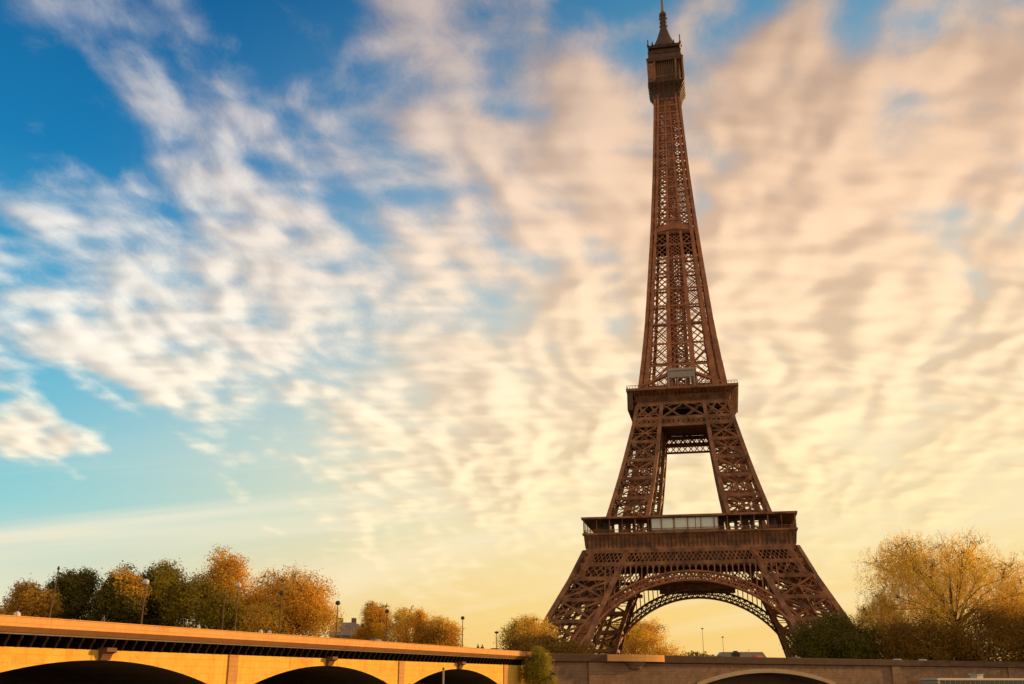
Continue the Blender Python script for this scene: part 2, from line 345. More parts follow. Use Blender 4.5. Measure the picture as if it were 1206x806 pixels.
# four faces below the first floor: frieze girder + arch
AR, AH, AZ0 = 45.8, 41.0, 32.0           # arch radius, half span at its foot, crown height
for k in range(4):
    mb = MB(); mb.M = rotz(k)
    F = lambda x, h, ins=0.0: Vector((x, -(interp(WLO, h) - ins), h))
    for ins in (0.0, 3.0):
        e = 0 if ins == 0 else 1
        for h, t in ((43.6, 1.3), (38.6, .9)):
            w = interp(WLO, h) - ins; mb.beam(F(-w, h, ins), F(w, h, ins), t, 1.4 if e == 0 else .8)
        for sg in (-1, 1):
            w33 = interp(WLO, 33); l33 = interp(LLO, 33)
            mb.beam(F(sg * w33, 33, ins), F(sg * (w33 - l33 - 3), 33, ins), 1.1, 1.4)
            w38 = interp(WLO, 38.6)
            nn = 6 if e == 0 else 3
            mb.lat(F(sg * w33, 33, ins), F(sg * (w33 - l33), 33, ins), F(sg * (w38 - 16), 38.6, ins), F(sg * w38, 38.6, ins), nn, 2, .38, .3)
            # chords continuing through the frieze
            mb.beam(F(sg * w33, 33, ins), F(sg * 40, 44, ins), 1.9, 1.6); mb.beam(F(sg * (w33 - l33), 33, ins), F(sg * (40 - 16.5), 44, ins), 1.7, 1.4)
        w0 = interp(WLO, 38.6); w1 = interp(WLO, 43.6)
        n = 26 if e == 0 else 12
        mb.lat(F(-w0, 38.6, ins), F(w0, 38.6, ins), F(w1, 43.6, ins), F(-w1, 43.6, ins), n, 1, .42, .35)
        if e == 0: mb.lat(F(-w0, 38.6), F(w0, 38.6), F(w1, 43.6), F(-w1, 43.6), n * 2, 2, .2, .25)
    mb.build('frieze_girder', IRON, tower)
    mb = MB(); mb.M = rotz(k)
    A1 = math.asin(min(1, AH / AR)); cz = AZ0 - AR
    def AP(t, dr=0.0, ins=0.0):
        r = AR + dr; x = r * math.sin(t); z = cz + r * math.cos(t); z = max(z, 1.5)
        return Vector((x, -(interp(WLO, z) - ins - .2), z))
    n = 44
    ts = [-A1 * 1.10 + 2.20 * A1 * i / n for i in range(n + 1)]
    for ins in (0.0, 3.2):
        for (t0, t1) in zip(ts, ts[1:]):
            mb.beam(AP(t0, 0, ins), AP(t1, 0, ins), .7, 1.5, up=(0, 1, 0)); mb.beam(AP(t0, 3.4, ins), AP(t1, 3.4, ins), .65, 1.3, up=(0, 1, 0))
            mb.beam(AP(t0, 1.5, ins), AP(t1, 1.5, ins), .25, .4)
            mb.beam(AP(t0, 0, ins), AP(t1, 3.4, ins), .28); mb.beam(AP(t1, 0, ins), AP(t0, 3.4, ins), .28); mb.beam(AP(t0, 0, ins), AP(t0, 3.4, ins), .32)
    for t in ts:
        mb.beam(AP(t, 0, 0), AP(t, 0, 3.2), .35); mb.beam(AP(t, 3.4, 0), AP(t, 3.4, 3.2), .35)
    mb.build('arch', IRON_R if k == 0 else IRON, tower)
    # spandrel: rounded arcade between arch and girder
    mb = MB(); mb.M = rotz(k)
    nsp = 30
    for i in range(nsp + 1):
        t = -.70 + 1.40 * i / nsp; p = AP(t, 3.7)
        if p.z < 37.9:
            q = Vector((p.x * (1 + .0 * i), -(interp(WLO, 38.3) - .2), 38.2)); mb.beam(p, q, .42, .6)
            t2 = -.70 + 1.40 * (i + 1) / nsp
            p2 = AP(t2, 3.7)
            if i < nsp and p2.z < 37.9 and (38.2 - p.z) > 1.2:
                m_ = (p.x + p2.x) / 2; yy = q.y
                for s0, s1 in ((0, .5), (.5, 1), (1, 1.5), (1.5, 2)):
                    f = lambda s: Vector((p.x + (p2.x - p.x) * s / 2, yy, 36.9 + 1.1 * math.sin(math.pi * s / 2)))
                    mb.beam(f(s0), f(s1), .35, .5)
    if k == 2:
        mb.box(-30, 30, -41.8, -41.3, 35.3, 38.4); mb.box(-17, 17, -42.0, -41.9, 33.6, 35.5)
    mb.build('spandrel_arcade', IRON, tower)

# first floor
mb = MB()
mb.box(-38, 38, -38, -22, 48.6, 50.0); mb.box(-38, 38, 22, 38, 48.6, 50.0); mb.box(-38, -22, -22, 22, 48.6, 50.0); mb.box(22, 38, -22, 22, 48.6, 50.0)
for k in range(4):
    mb.M = rotz(k)
    for i in range(14): mb.beam((-36 + i * 5.54, -39, 47.9), (-36 + i * 5.54, -22, 47.9), .5, 1.2)
    mb.beam((-38, -22.4, 47.5), (38, -22.4, 47.5), 1, 3)
mb.M = None
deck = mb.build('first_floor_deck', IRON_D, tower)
for k in range(4):
    mb = MB(); mb.M = rotz(k)
    w = 39.6
    # fascia (concave cove profile) and its consoles
    prof = [(39.9, 43.9), (39.5, 46.0), (39.7, 48.2), (40.3, 49.6), (40.9, 50.2), (40.9, 50.9)]
    for (y0, z0), (y1, z1) in zip(prof, prof[1:]):
        mb.add([(-y0, -y0, z0), (y0, -y0, z0), (y1, -y1, z1), (-y1, -y1, z1), (-y0 + 1, -y0 + 1, z0), (y0 - 1, -y0 + 1, z0), (y1 - 1, -y1 + 1, z1), (-y1 + 1, -y1 + 1, z1)],
               [(0, 1, 2, 3), (4, 7, 6, 5), (0, 4, 5, 1), (2, 6, 7, 3)])
    mb.build('fascia', IRON, tower)
    mb = MB(); mb.M = rotz(k)
    for i in range(49):
        x = -39 + i * 78 / 48; mb.beam((x, -39.75, 45.2), (x, -40.25, 49.7), .28, .55, up=(0, 1, 0))
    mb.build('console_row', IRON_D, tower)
    mb = MB(); mb.M = rotz(k)
    for i in range(17):
        x = -40.2 + i * 80.4 / 16; mb.beam((x, -40.3, 50.9), (x, -40.3, 56.4), .42 if i % 2 == 0 else .28)
    mb.beam((-40.5, -40.3, 52.1), (40.5, -40.3, 52.1), .18, .18); mb.beam((-40.5, -40.3, 51.5), (40.5, -40.3, 51.5), .12, .12)
    for i in range(81): mb.beam((-40.2 + i * 1.005, -40.3, 50.9), (-40.2 + i * 1.005, -40.3, 52.1), .1)
    mb.build('gallery_railing', IRON, tower)
    mb = MB(); mb.M = rotz(k)
    mb.add([(-41.2, -41.2, 56.3), (41.2, -41.2, 56.3), (41.2, -41.2, 57.1), (-41.2, -41.2, 57.1), (-33, -33, 56.3), (33, -33, 56.3), (33, -33, 57.6), (-33, -33, 57.6)],
           [(0, 1, 2, 3), (4, 7, 6, 5), (0, 4, 5, 1), (2, 6, 7, 3), (0, 3, 7, 4), (1, 5, 6, 2)])
    mb.build('gallery_roof', IRON, tower)
    # pavilion behind the gallery: dark back walls beside the glazed middle bay
    for x0, x1 in ((-33, -13.4), (11.4, 33)):
        mb = MB(); mb.M = rotz(k)
        nbay = 7; bw = (x1 - x0) / nbay
        for i in range(nbay):
            a = x0 + i * bw; mb.box(a, a + bw * (.45 if i % 3 else .8), -34.0, -33.4, 50.0, 56.2)
        mb.box(x0, x1, -34.1, -33.3, 55.0, 56.2)
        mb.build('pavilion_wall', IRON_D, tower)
GLASS = bpy.data.materials.new('pale_glass'); GLASS.use_nodes = True; g = GLASS.node_tree.nodes['Principled BSDF']
g.inputs['Base Color'].default_value = (.70, .80, .74, 1); g.inputs['Roughness'].default_value = .18; g.inputs['Alpha'].default_value = .85
for k in range(4):
    fr = MB(); fr.M = rotz(k)
    for i in range(4): x = -14 + i * 8.5; fr.beam((x, -40.0, 50.9), (x, -40.0, 56.3), .35)
    fr.beam((-14, -40.0, 51.2), (11.5, -40.0, 51.2), .3); fr.beam((-14, -40.0, 56.0), (11.5, -40.0, 56.0), .3)
    f = fr.build('glazed_bay', IRON, tower)
    for i in range(3):
        mb = MB(); mb.M = rotz(k); x = -14 + i * 8.5; mb.box(x + .2, x + 8.3, -40.06, -39.96, 51.35, 55.85); mb.build('glass_panel', GLASS, f)

# second floor girder bands between upper legs, all four faces
for k in range(4):
    mb = MB(); mb.M = rotz(k)
    F = lambda x, h, ins=0.0: Vector((x, -(interp(WUP, h) - ins), h))
    for ins in (0.0, 2.5):
        for h, t in ((97.6, 1.0), (100.8, .7), (107.4, .9)):
            w = interp(WUP, h) - ins; mb.beam(F(-w, h, ins), F(w, h, ins), t, 1.2)
        w0, w1 = interp(WUP, 97.8), interp(WUP, 100.8)
        n = 20 if ins == 0 else 10
        mb.lat(F(-w0, 97.8, ins), F(w0, 97.8, ins), F(w1, 100.8, ins), F(-w1, 100.8, ins), n, 1, .32, .3)
        if ins == 0: mb.lat(F(-w0, 97.8), F(w0, 97.8), F(w1, 100.8), F(-w1, 100.8), 30, 2, .18, .2)
        if k and ins == 0:
            w9 = interp(WUP, 94.6); mb.lat(F(-w9, 94.6), F(w9, 94.6), F(w0, 97.6), F(-w0, 97.6), 16, 1, .32, .3); mb.beam(F(-w9, 94.6), F(w9, 94.6), .6, .9)
        # big crossings over
        w2 = interp(WUP, 107.2); xs = [-1, -.5, 0, .5, 1]
        i0 = interp(WUP, 100.8) - interp(LUP, 100.8); i1 = interp(WUP, 107.2) - interp(LUP, 107.2)
        for (a0, b0, a1, b1) in ((-w1, -i0, -w2, -i1), (-i0, i0, -i1, i1), (i0, w1, i1, w2)):
            mb.beam(F(a0, 100.8, ins), F((a1 + b1) / 2, 107.2, ins), .55); mb.beam(F(b0, 100.8, ins), F((a1 + b1) / 2, 107.2, ins), .55)
            mb.beam(F((a0 + b0) / 2, 100.8, ins), F(a1, 107.2, ins), .4); mb.beam(F((a0 + b0) / 2, 100.8, ins), F(b1, 107.2, ins), .4)
            for s in range(6):
                t0, t1 = math.pi * s / 6, math.pi * (s + 1) / 6; cx = (a1 + b1) / 2; rx = (b1 - a1) / 2
                g_ = lambda t: F(cx - rx * math.cos(t), 104.4 + 2.6 * math.sin(t), ins)
                mb.beam(g_(t0), g_(t1), .3)
    mb.build('second_girder', IRON, tower)
mb = MB(); mb.box(-17.5, 17.5, -17.5, 17.5, 106.8, 107.9)
for i in range(11): mb.beam((-17 + i * 3.4, -18, 106.2), (-17 + i * 3.4, 18, 106.2), .5, 1.1)
for i in range(6): mb.beam((-18, -17 + i * 6.8, 105.6), (18, -17 + i * 6.8, 105.6), .6, .9)
mb.box(-18.2, 18.2, -18.2, 18.2, 101.6, 102.4)
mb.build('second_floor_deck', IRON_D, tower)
mb = MB(); mb.frus(19.2, 107.6, 19.9, 110.4); mb.frus(19.95, 110.4, 20.3, 111.8); mb.build('second_fascia', IRON, tower)
mb = MB(); mb.frus(20.4, 111.0, 23.3, 112.6); mb.frus(23.35, 112.6, 23.35, 113.6)
# corner brackets of the cap and the closed gallery along the left side
for k in range(4):
    mb.M = rotz(k)
    for i in range(23):
        x = -19.8 + i * 1.8; mb.beam((x, -19.9, 108.2), (x, -22.6, 111.9), .22, .5, up=(0, 1, 0))
mb.build('second_gallery', IRON, tower)
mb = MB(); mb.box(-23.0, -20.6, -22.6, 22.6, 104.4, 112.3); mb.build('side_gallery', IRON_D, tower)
for k in range(4):
    mb = MB(); mb.M = rotz(k)
    mb.beam((-23, -23, 114.9), (23, -23, 114.9), .16); mb.beam((-23, -23, 114.3), (23, -23, 114.3), .1)
    for i in range(39): mb.beam((-23 + i * 46 / 38, -23, 113.6), (-23 + i * 46 / 38, -23, 114.9), .12)
    mb.build('second_railing', IRON, tower)
# pavilion on the second floor
mb = MB()
mb.box(-5.8, -5.1, -19.5, -17.5, 113.6, 121.5); mb.box(5.1, 5.8, -19.5, -17.5, 113.6, 121.5); mb.box(-5.1, 5.1, -19.4, -17.5, 118.6, 121.5)
for x in (-1.75, 1.55): mb.box(x, x + .3, -19.3, -18.9, 113.6, 118.6)
for x in (-3.4, 0, 3.4):
    for s in range(6):
        t0, t1 = math.pi * s / 6, math.pi * (s + 1) / 6
        mb.beam((x - 1.5 * math.cos(t0), -19.2, 117.2 + 1.3 * math.sin(t0)), (x - 1.5 * math.cos(t1), -19.2, 117.2 + 1.3 * math.sin(t1)), .25)
mb.add([(-6.1, -19.8, 121.5), (6.1, -19.8, 121.5), (6.1, -15, 121.5), (-6.1, -15, 121.5), (-5, -19.6, 122.6), (5, -19.6, 122.6), (5, -15, 122.6), (-5, -15, 122.6)], MB.HEX)
mb.build('lift_pavilion', GREYP, tower)
for sg in (-1, 1):
    mb = MB(); mb.add([(sg * 5.9, -18.8, 119.9), (sg * 17.5, -18.8, 115.0), (sg * 17.5, -16, 115.0), (sg * 5.9, -16, 119.9), (sg * 5.9, -18.8, 121.2), (sg * 17.5, -18.8, 116.0), (sg * 17.5, -16, 116.0), (sg * 5.9, -16, 121.2)], MB.HEX)
    for i in range(7): x = sg * (6.6 + i * 1.75); mb.beam((x, -18.6, 113.6), (x, -18.6, 119.6 - i * .72), .25)
    mb.build('canopy', IRON_R, tower)

# the shaft above the second floor
hs = [114]
while hs[-1] < 271: hs.append(min(276, hs[-1] + interp(WSH, hs[-1]) * .62))
hs[-1] = 276
for sx in (-1, 1):
    for sy in (-1, 1):
        mb = MB()
        for h0, h1 in zip(hs, hs[1:]):
            w0, w1 = interp(WSH, h0), interp(WSH, h1); c = (.95 + w0 * .055) * ((1 + .55 * max(0, w0 - 5) / 13) if sx > 0 else 1)
            for i, j in ((0, 0), (1, 0), (0, 1)):
                mb.beam((sx * (w0 - i * c * 1.2), sy * (w0 - j * c * 1.2), h0), (sx * (w1 - i * c * 1.2), sy * (w1 - j * c * 1.2), h1 + .05), c * .82, c * .82, up=(0, 1, 0))
        mb.build('corner_pillar', IRON_R, tower)
for k in range(4):
    mb = MB(); mb.M = rotz(k)
    F = lambda x, h, ins=0.0: Vector((x, -(interp(WSH, h) - ins), h))
    for n, (h0, h1) in enumerate(zip(hs, hs[1:])):
        w0, w1, i0, i1 = interp(WSH, h0), interp(WSH, h1), interp(ISH, h0), interp(ISH, h1); th = .45 + w0 * .03
        for sg in (-1, 1):
            mb.beam(F(sg * i0, h0), F(sg * i1, h1 + .03), th * (.9 + 1.4 * max(0, w0 - 5) / 13), th * .9, up=(0, 1, 0))
            a, b, c, d = F(sg * w0, h0, .3), F(sg * i0, h0, .3), F(sg * i1, h1, .3), F(sg * w1, h1, .3)
            mb.beam(a, c, th * .5); mb.beam(b, d, th * .5)
            fw_ = .2 + .12 * max(0, min(1, (h0 - 175) / 60)); mb.lat(a, b, c, d, 3, 3, fw_, fw_)
        a, b, c, d = F(-i0, h0, .4), F(i0, h0, .4), F(i1, h1, .4), F(-i1, h1, .4)
        mb.lat(a, b, c, d, 3, 4, .42, .3)
        mb.beam(F(-w1, h1, .1), F(w1, h1, .1), .45, .8)
    mb.build('shaft_lattice', IRON_R, tower)
mb = MB()
for sx in (-1, 1):
    for sy in (-1, 1): mb.beam((sx * 2.3, sy * 2.3, 113.6), (sx * 2.1, sy * 2.1, 185), 1.5, 1.5, up=(0, 1, 0)); mb.beam((sx * 2.1, sy * 2.1, 185), (sx * 1.8, sy * 1.8, 262), .7, .7, up=(0, 1, 0))
h = 116
while h < 262:
    for k in range(4):
        mb.M = rotz(k); mb.beam((-2.2, -2.2, h), (2.2, -2.2, h + 3.6), .3); mb.beam((2.2, -2.2, h), (-2.2, -2.2, h + 3.6), .3); mb.beam((-2.2, -2.2, h), (2.2, -2.2, h), .4)
    h += 3.6
mb.M = None
mb.build('lift_shaft', IRON, tower)
# intermediate platform
mb = MB(); w = interp(WSH, 190); mb.frus(w * .95, 186.8, w + .15, 189.1); mb.build('platform_soffit', DARKM, tower)  # slab added as dark underside, its shade put into the colour
mb = MB()
mb.frus(w - .6, 189.2, w + .1, 190.6)
for k in range(4):
    mb.M = rotz(k)
    mb.add([(-w + .4, -w - .1, 190.2), (w - .4, -w - .1, 190.2), (0, -w - 1.2, 191.5), (0, -w + 3, 190.2), (-w + .4, -w + .2, 191.3), (w - .4, -w + .2, 191.3), (0, -w - 1.0, 195.6), (0, -w + 3, 193)],
           [(0, 1, 2), (4, 6, 5), (0, 2, 6, 4), (2, 1, 5, 6), (0, 4, 5, 1)])
mb.M = None
mb.build('intermediate_platform', IRON_R, tower)

# top: brackets, cage, roof terrace, campanile, mast
mb = MB()
for k in range(4):
    mb.M = rotz(k)
    for x in (-5.6, -3.6, -1.2, 1.2, 3.6, 5.6):
        pts = [(6.2, 266), (6.5, 269), (7.2, 272), (8.3, 274.2), (9.0, 275.6)]
        for (y0, z0), (y1, z1) in zip(pts, pts[1:]): mb.beam((x, -y0, z0), (x * y1 / y0, -y1, z1), .35, .9, up=(1, 0, 0))
mb.M = None
for a, b in (((6.15, 268.0), (6.5, 271)), ((6.5, 271), (7.6, 273.6)), ((7.6, 273.6), (9.0, 275.7))): mb.frus(a[0], a[1], b[0], b[1])
mb.build('bracket_cove', IRON_D, tower)
mb = MB(); mb.frus(9.2, 275.7, 9.3, 276.4); mb.frus(7.4, 276.4, 7.6, 287.5); mb.build('cage_core', IRON_D, tower)
for k in range(4):
    mb = MB(); mb.M = rotz(k)
    for x in (-9.1, -5.6, 5.6, 9.1): mb.beam((x, -9.1, 276.4), (x * 1.02, -9.3, 287.6), .7, .7, up=(0, 1, 0))
    for i in range(19): x = -9 + i; mb.beam((x, -9.15, 276.4), (x, -9.25, 287.4), .14)
    mb.beam((-9.2, -9.15, 279.0), (9.2, -9.15, 279.0), .3)
    mb.add([(-9.2, -9.2, 276.4), (-6.0, -9.2, 276.4), (-6.0, -9.35, 286.5), (-9.3, -9.35, 286.5), (-9.2, -8.9, 276.4), (-6.0, -8.9, 276.4), (-6.0, -8.9, 286.5), (-9.3, -8.9, 286.5)], [(0, 1, 2, 3), (4, 7, 6, 5), (0, 4, 5, 1), (2, 6, 7, 3), (1, 5, 6, 2), (0, 3, 7, 4)])
    mb.build('cage_grille', IRON if k != 1 else IRON_R, tower)
mb = MB(); mb.frus(9.7, 287.4, 9.9, 289.2); mb.frus(9.2, 289.2, 8.4, 292.2); mb.frus(8.6, 292.2, 9.0, 293.4); mb.frus(7.6, 293.4, 7.2, 295.6); mb.frus(8.4, 295.6, 9.0, 296.8)
mb.build('cage_roof', IRON_D, tower)
for (x, y) in ((-8.6, -8.6), (8.6, -8.6), (8.6, 8.6), (-8.6, 8.6), (8.9, -5), (5.2, -8.8), (-6.2, -8.8), (-2, -8.8)):
    mb = MB(); hh = {(8.6, -8.6): 4.6, (-8.6, -8.6): 3.6}.get((x, y), 2.0); mb.beam((x, y, 296.8), (x, y, 296.8 + hh), .55)
    mb.frus(.6, 296.8, .3, 298.2, x, y)
    mb.build('roof_antenna', IRON_D, tower)
mb = MB(); mb.lathe([(8.3, 296.7), (7.7, 298.6), (6.2, 301.0), (4.7, 303.4), (3.6, 306), (2.7, 308.6), (2.1, 310.5), (1.9, 311), (1.75, 314), (2.0, 314.3), (2.0, 315), (1.7, 315.3), (1.7, 318), (2.1, 318.4), (1.9, 320), (1.0, 321)], 14)
for z in (312.5, 317):
    for t in range(6): a = t * math.pi / 3; mb.beam((1.5 * math.cos(a), 1.5 * math.sin(a), z), (2.3 * math.cos(a), 2.3 * math.sin(a), z), .3, .9)
mb.build('campanile', IRON_D, tower)
mb = MB(); mb.lathe([(.85, 320.5), (.8, 330), (.5, 331), (.45, 338), (.2, 339)], 10); mb.build('antenna_mast', mat('mast_paint', (.20, .15, .13), (.3, .24, .21), .6, .5), tower)

for o in tower.children:
    if o.name.split('.')[0] in ('bracket_cove', 'cage_core', 'cage_grille', 'cage_roof', 'roof_antenna', 'campanile', 'antenna_mast'):
        o.location.z = -5.5; o.scale = (.9, .9, 1) if 'cove' not in o.name else (.97, .97, 1)
# ------------------------------------------------------------------ BRIDGE
bridge = empty('stone_arch_bridge', (0, 0, 0), 0, 'long pale stone road bridge of low arches with bracketed cornice, glowing orange in low sun', 'bridge')
sp = 35.3 / math.cos(BA)          # arch module along the bridge
yc = [97.0 - 35.3 * 2 - 35.3, 97.0 - 35.3 * 2, 97.0 - 35.3, 97.0, 131.0 - .6, 168.0]   # crown depths
yc = [168.2 - 35.6 * i for i in range(6)][::-1]
CZ = 1.78; BW = 34.0              # crown z, bridge width
def L2(s, off, z): return bdir * s + bnor * off + Vector((0, 0, z)) + bpt(0)     # s: distance along from depth 0
sY = lambda Y: Y / math.cos(BA)
half = sY(35.6) / 2
def az_(s): return CZ - .0090 * s * s if abs(s) < 16.6 else CZ - .0090 * 16.6 ** 2 - (abs(s) - 16.6) * 3.2
NA = 28; aw = 17.8
TOPW = 2.66
fw = MB(); fb = MB()
for Y in yc:
    c = sY(Y); vault = MB(); ring = MB()
    ss = [-aw + 2 * aw * i / NA for i in range(NA + 1)]
    for s0, s1 in zip(ss, ss[1:]):
        z0, z1 = az_(s0), az_(s1)
        for off in (0.0, -BW):
            (fw if off == 0 else fb).add([L2(c + s0, off, z0), L2(c + s1, off, z1), L2(c + s1, off, TOPW), L2(c + s0, off, TOPW)], [(0, 1, 2, 3)])
        vault.add([L2(c + s0, 0, z0), L2(c + s1, 0, z1), L2(c + s1, -BW, z1), L2(c + s0, -BW, z0)], [(0, 3, 2, 1)])
        r0, r1 = z0 + .42, z1 + .42
        if abs(s0) < 16.7 and abs(s1) < 16.7:
            ring.add([L2(c + s0, .06, z0), L2(c + s1, .06, z1), L2(c + s1, .06, r1), L2(c + s0, .06, r0), L2(c + s0, -.05, z0), L2(c + s1, -.05, z1), L2(c + s1, -.05, r1), L2(c + s0, -.05, r0)], [(0, 1, 2, 3), (0, 4, 5, 1), (3, 2, 6, 7)])
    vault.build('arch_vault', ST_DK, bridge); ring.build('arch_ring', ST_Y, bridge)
# piers between arches

edges = [sY(yc[0]) - half] + [sY(y) + half for y in yc]
for i, e in enumerate(edges):
    e0, e1 = e - (half - aw), e + (half - aw)
    for off in (0.0, -BW): (fw if off == 0 else fb).add([L2(e0, off, -5.5), L2(e1, off, -5.5), L2(e1, off, TOPW), L2(e0, off, TOPW)], [(0, 1, 2, 3)])
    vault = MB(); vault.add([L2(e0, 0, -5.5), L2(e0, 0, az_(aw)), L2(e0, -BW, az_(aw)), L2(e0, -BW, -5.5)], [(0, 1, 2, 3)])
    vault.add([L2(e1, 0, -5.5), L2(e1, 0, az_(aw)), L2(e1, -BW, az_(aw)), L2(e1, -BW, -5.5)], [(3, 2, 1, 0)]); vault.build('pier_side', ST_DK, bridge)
# abutment wing towards the bank
e1 = edges[-1] + (half - aw); eend = sY(YE + 1)
for off in (0.0,): fw.add([L2(e1, off, -5.5), L2(eend, off, -5.5), L2(eend, off, TOPW), L2(e1, off, TOPW)], [(0, 1, 2, 3)])
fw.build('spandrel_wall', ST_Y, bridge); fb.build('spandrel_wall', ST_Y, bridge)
s0, s1 = edges[0] - 3, sY(YE + 1)
def strip(mb, prof, sA, sB, front=True):
    fs = []; vs = []
    for off, z in prof:
        o_ = off if front else -BW - off
        vs += [L2(sA, o_, z), L2(sB, o_, z)]
    n = len(prof)
    for i in range(n): j = (i + 1) % n; fs.append((2 * i, 2 * i + 1, 2 * j + 1, 2 * j))
    fs += [tuple(2 * i for i in range(n)), tuple(2 * i + 1 for i in range(n))[::-1]]
    mb.add(vs, fs)
for front in (True, False):
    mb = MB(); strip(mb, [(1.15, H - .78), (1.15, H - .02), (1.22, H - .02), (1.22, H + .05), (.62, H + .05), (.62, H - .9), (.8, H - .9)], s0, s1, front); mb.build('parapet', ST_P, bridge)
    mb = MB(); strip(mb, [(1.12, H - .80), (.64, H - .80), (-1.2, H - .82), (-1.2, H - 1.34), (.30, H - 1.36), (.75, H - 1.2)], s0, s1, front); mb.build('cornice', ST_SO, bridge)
mb = MB()
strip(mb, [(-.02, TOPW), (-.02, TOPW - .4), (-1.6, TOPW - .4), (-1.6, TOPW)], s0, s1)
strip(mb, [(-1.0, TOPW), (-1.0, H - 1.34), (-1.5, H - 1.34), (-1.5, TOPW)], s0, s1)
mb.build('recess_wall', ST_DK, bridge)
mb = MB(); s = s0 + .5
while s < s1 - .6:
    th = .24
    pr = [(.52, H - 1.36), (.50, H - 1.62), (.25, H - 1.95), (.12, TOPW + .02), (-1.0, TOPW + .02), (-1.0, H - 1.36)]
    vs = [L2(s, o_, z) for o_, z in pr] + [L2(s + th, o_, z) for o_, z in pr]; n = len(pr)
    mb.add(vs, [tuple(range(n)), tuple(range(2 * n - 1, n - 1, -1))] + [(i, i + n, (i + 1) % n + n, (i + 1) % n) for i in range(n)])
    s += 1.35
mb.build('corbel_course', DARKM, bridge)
mb = MB(); strip(mb, [(.62, GZ), (-BW - .62, GZ), (-BW - .62, GZ - .35), (.62, GZ - .35)], s0, s1 + 6); mb.build('footway_slab', PAVE, bridge)
mb = MB(); strip(mb, [(-4, GZ + .006), (-BW + 4, GZ + .006), (-BW + 4, GZ - .02), (-4, GZ - .02)], s0, s1 + 6); mb.build('roadway', ASPH, bridge)
for off in (-4, -BW + 4):
    mb = MB(); strip(mb, [(off - .12, GZ + .13), (off + .12, GZ + .13), (off + .12, GZ - .1), (off - .12, GZ - .1)], s0, s1 + 6); mb.build('kerb', PAVE, bridge)
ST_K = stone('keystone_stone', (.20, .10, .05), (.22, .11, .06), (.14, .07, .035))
for Y in yc:
    c = sY(Y); mb = MB()
    pr = [(.95, TOPW + .2), (1.0, TOPW - .15), (.55, CZ + .55), (.28, CZ + .02), (-.2, CZ + .02), (-.2, TOPW + .2)]
    vs = [L2(c - .62, o_, z) for o_, z in pr] + [L2(c + .62, o_, z) for o_, z in pr]; n = len(pr)
    mb.add(vs, [tuple(range(n)), tuple(range(2 * n - 1, n - 1, -1))] + [(i, i + n, (i + 1) % n + n, (i + 1) % n) for i in range(n)])
    mb.build('keystone', ST_K, bridge)
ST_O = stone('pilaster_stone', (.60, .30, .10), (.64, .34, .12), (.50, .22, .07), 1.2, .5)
for e in edges:
    mb = MB()
    for off in (.0,):
        vs = [L2(e - .8, .14, -4.9), L2(e + .8, .14, -4.9), L2(e + .8, .14, TOPW - .02), L2(e - .8, .14, TOPW - .02), L2(e - .8, -.2, -4.9), L2(e + .8, -.2, -4.9), L2(e + .8, -.2, TOPW - .02), L2(e - .8, -.2, TOPW - .02)]
        mb.add(vs, [(0, 1, 2, 3), (0, 4, 5, 1), (1, 5, 6, 2), (2, 6, 7, 3), (3, 7, 4, 0)])
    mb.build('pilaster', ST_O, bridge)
    mb = MB(); base = L2(e, .0, 0)
    # rounded cutwater at the waterline
    pts = []
    for k in range(9):
        a = math.pi * k / 8; pts.append(L2(e - 2.0 * math.cos(a), 2.0 * math.sin(a), 0))
    vs = [(p.x, p.y, -5.4) for p in pts] + [(p.x, p.y, -2.4) for p in pts]; n = 9
    mb.add(vs, [(i, i + 1, i + 1 + n, i + n) for i in range(8)] + [tuple(range(n, 2 * n))])
    mb.build('cutwater', ST_Q, bridge)

# ------------------------------------------------------------------ QUAY WALL
quay = empty('quay_wall', (0, 0, 0), 0, 'low brown stone embankment wall with dark coping running below the tower', 'wall')
def Q(s, off, z): return corner + qdir * s + qnor * off + Vector((0, 0, z))
def qs_of(x, y=790):       # distance along the wall for photo column x
    d = at(x, y, 1.0); k = d.x
    # corner + s*qdir : X = k*Y
    return (k * corner.y - corner.x) / (qdir.x - k * qdir.y)
SL = 520
def qstrip(mb, prof, sA, sB):
    fs = []; vs = []
    for off, z in prof: vs += [Q(sA, off, z), Q(sB, off, z)]
    n = len(prof)
    for i in range(n): j = (i + 1) % n; fs.append((2 * i, 2 * i + 1, 2 * j + 1, 2 * j))
    fs += [tuple(2 * i for i in range(n)), tuple(2 * i + 1 for i in range(n))[::-1]]
    mb.add(vs, fs)
sa = qs_of(905); ah = (qs_of(978) - qs_of(838)) / 2 * 1.15
WT = H - 1.45
fw = MB()
def aqz(s): return 1.75 - (s / ah) ** 2 * 2.9 - (0 if abs(s) < ah * .97 else 0)
n = 24; ss = [-ah + 2 * ah * i / n for i in range(n + 1)]
fw.add([Q(-1, 0, -5), Q(sa - ah, 0, -5), Q(sa - ah, 0, WT), Q(-1, 0, WT)], [(0, 1, 2, 3)])
fw.add([Q(sa + ah, 0, -5), Q(SL, 0, -5), Q(SL, 0, WT), Q(sa + ah, 0, WT)], [(0, 1, 2, 3)])
rg = MB(); vt = MB()
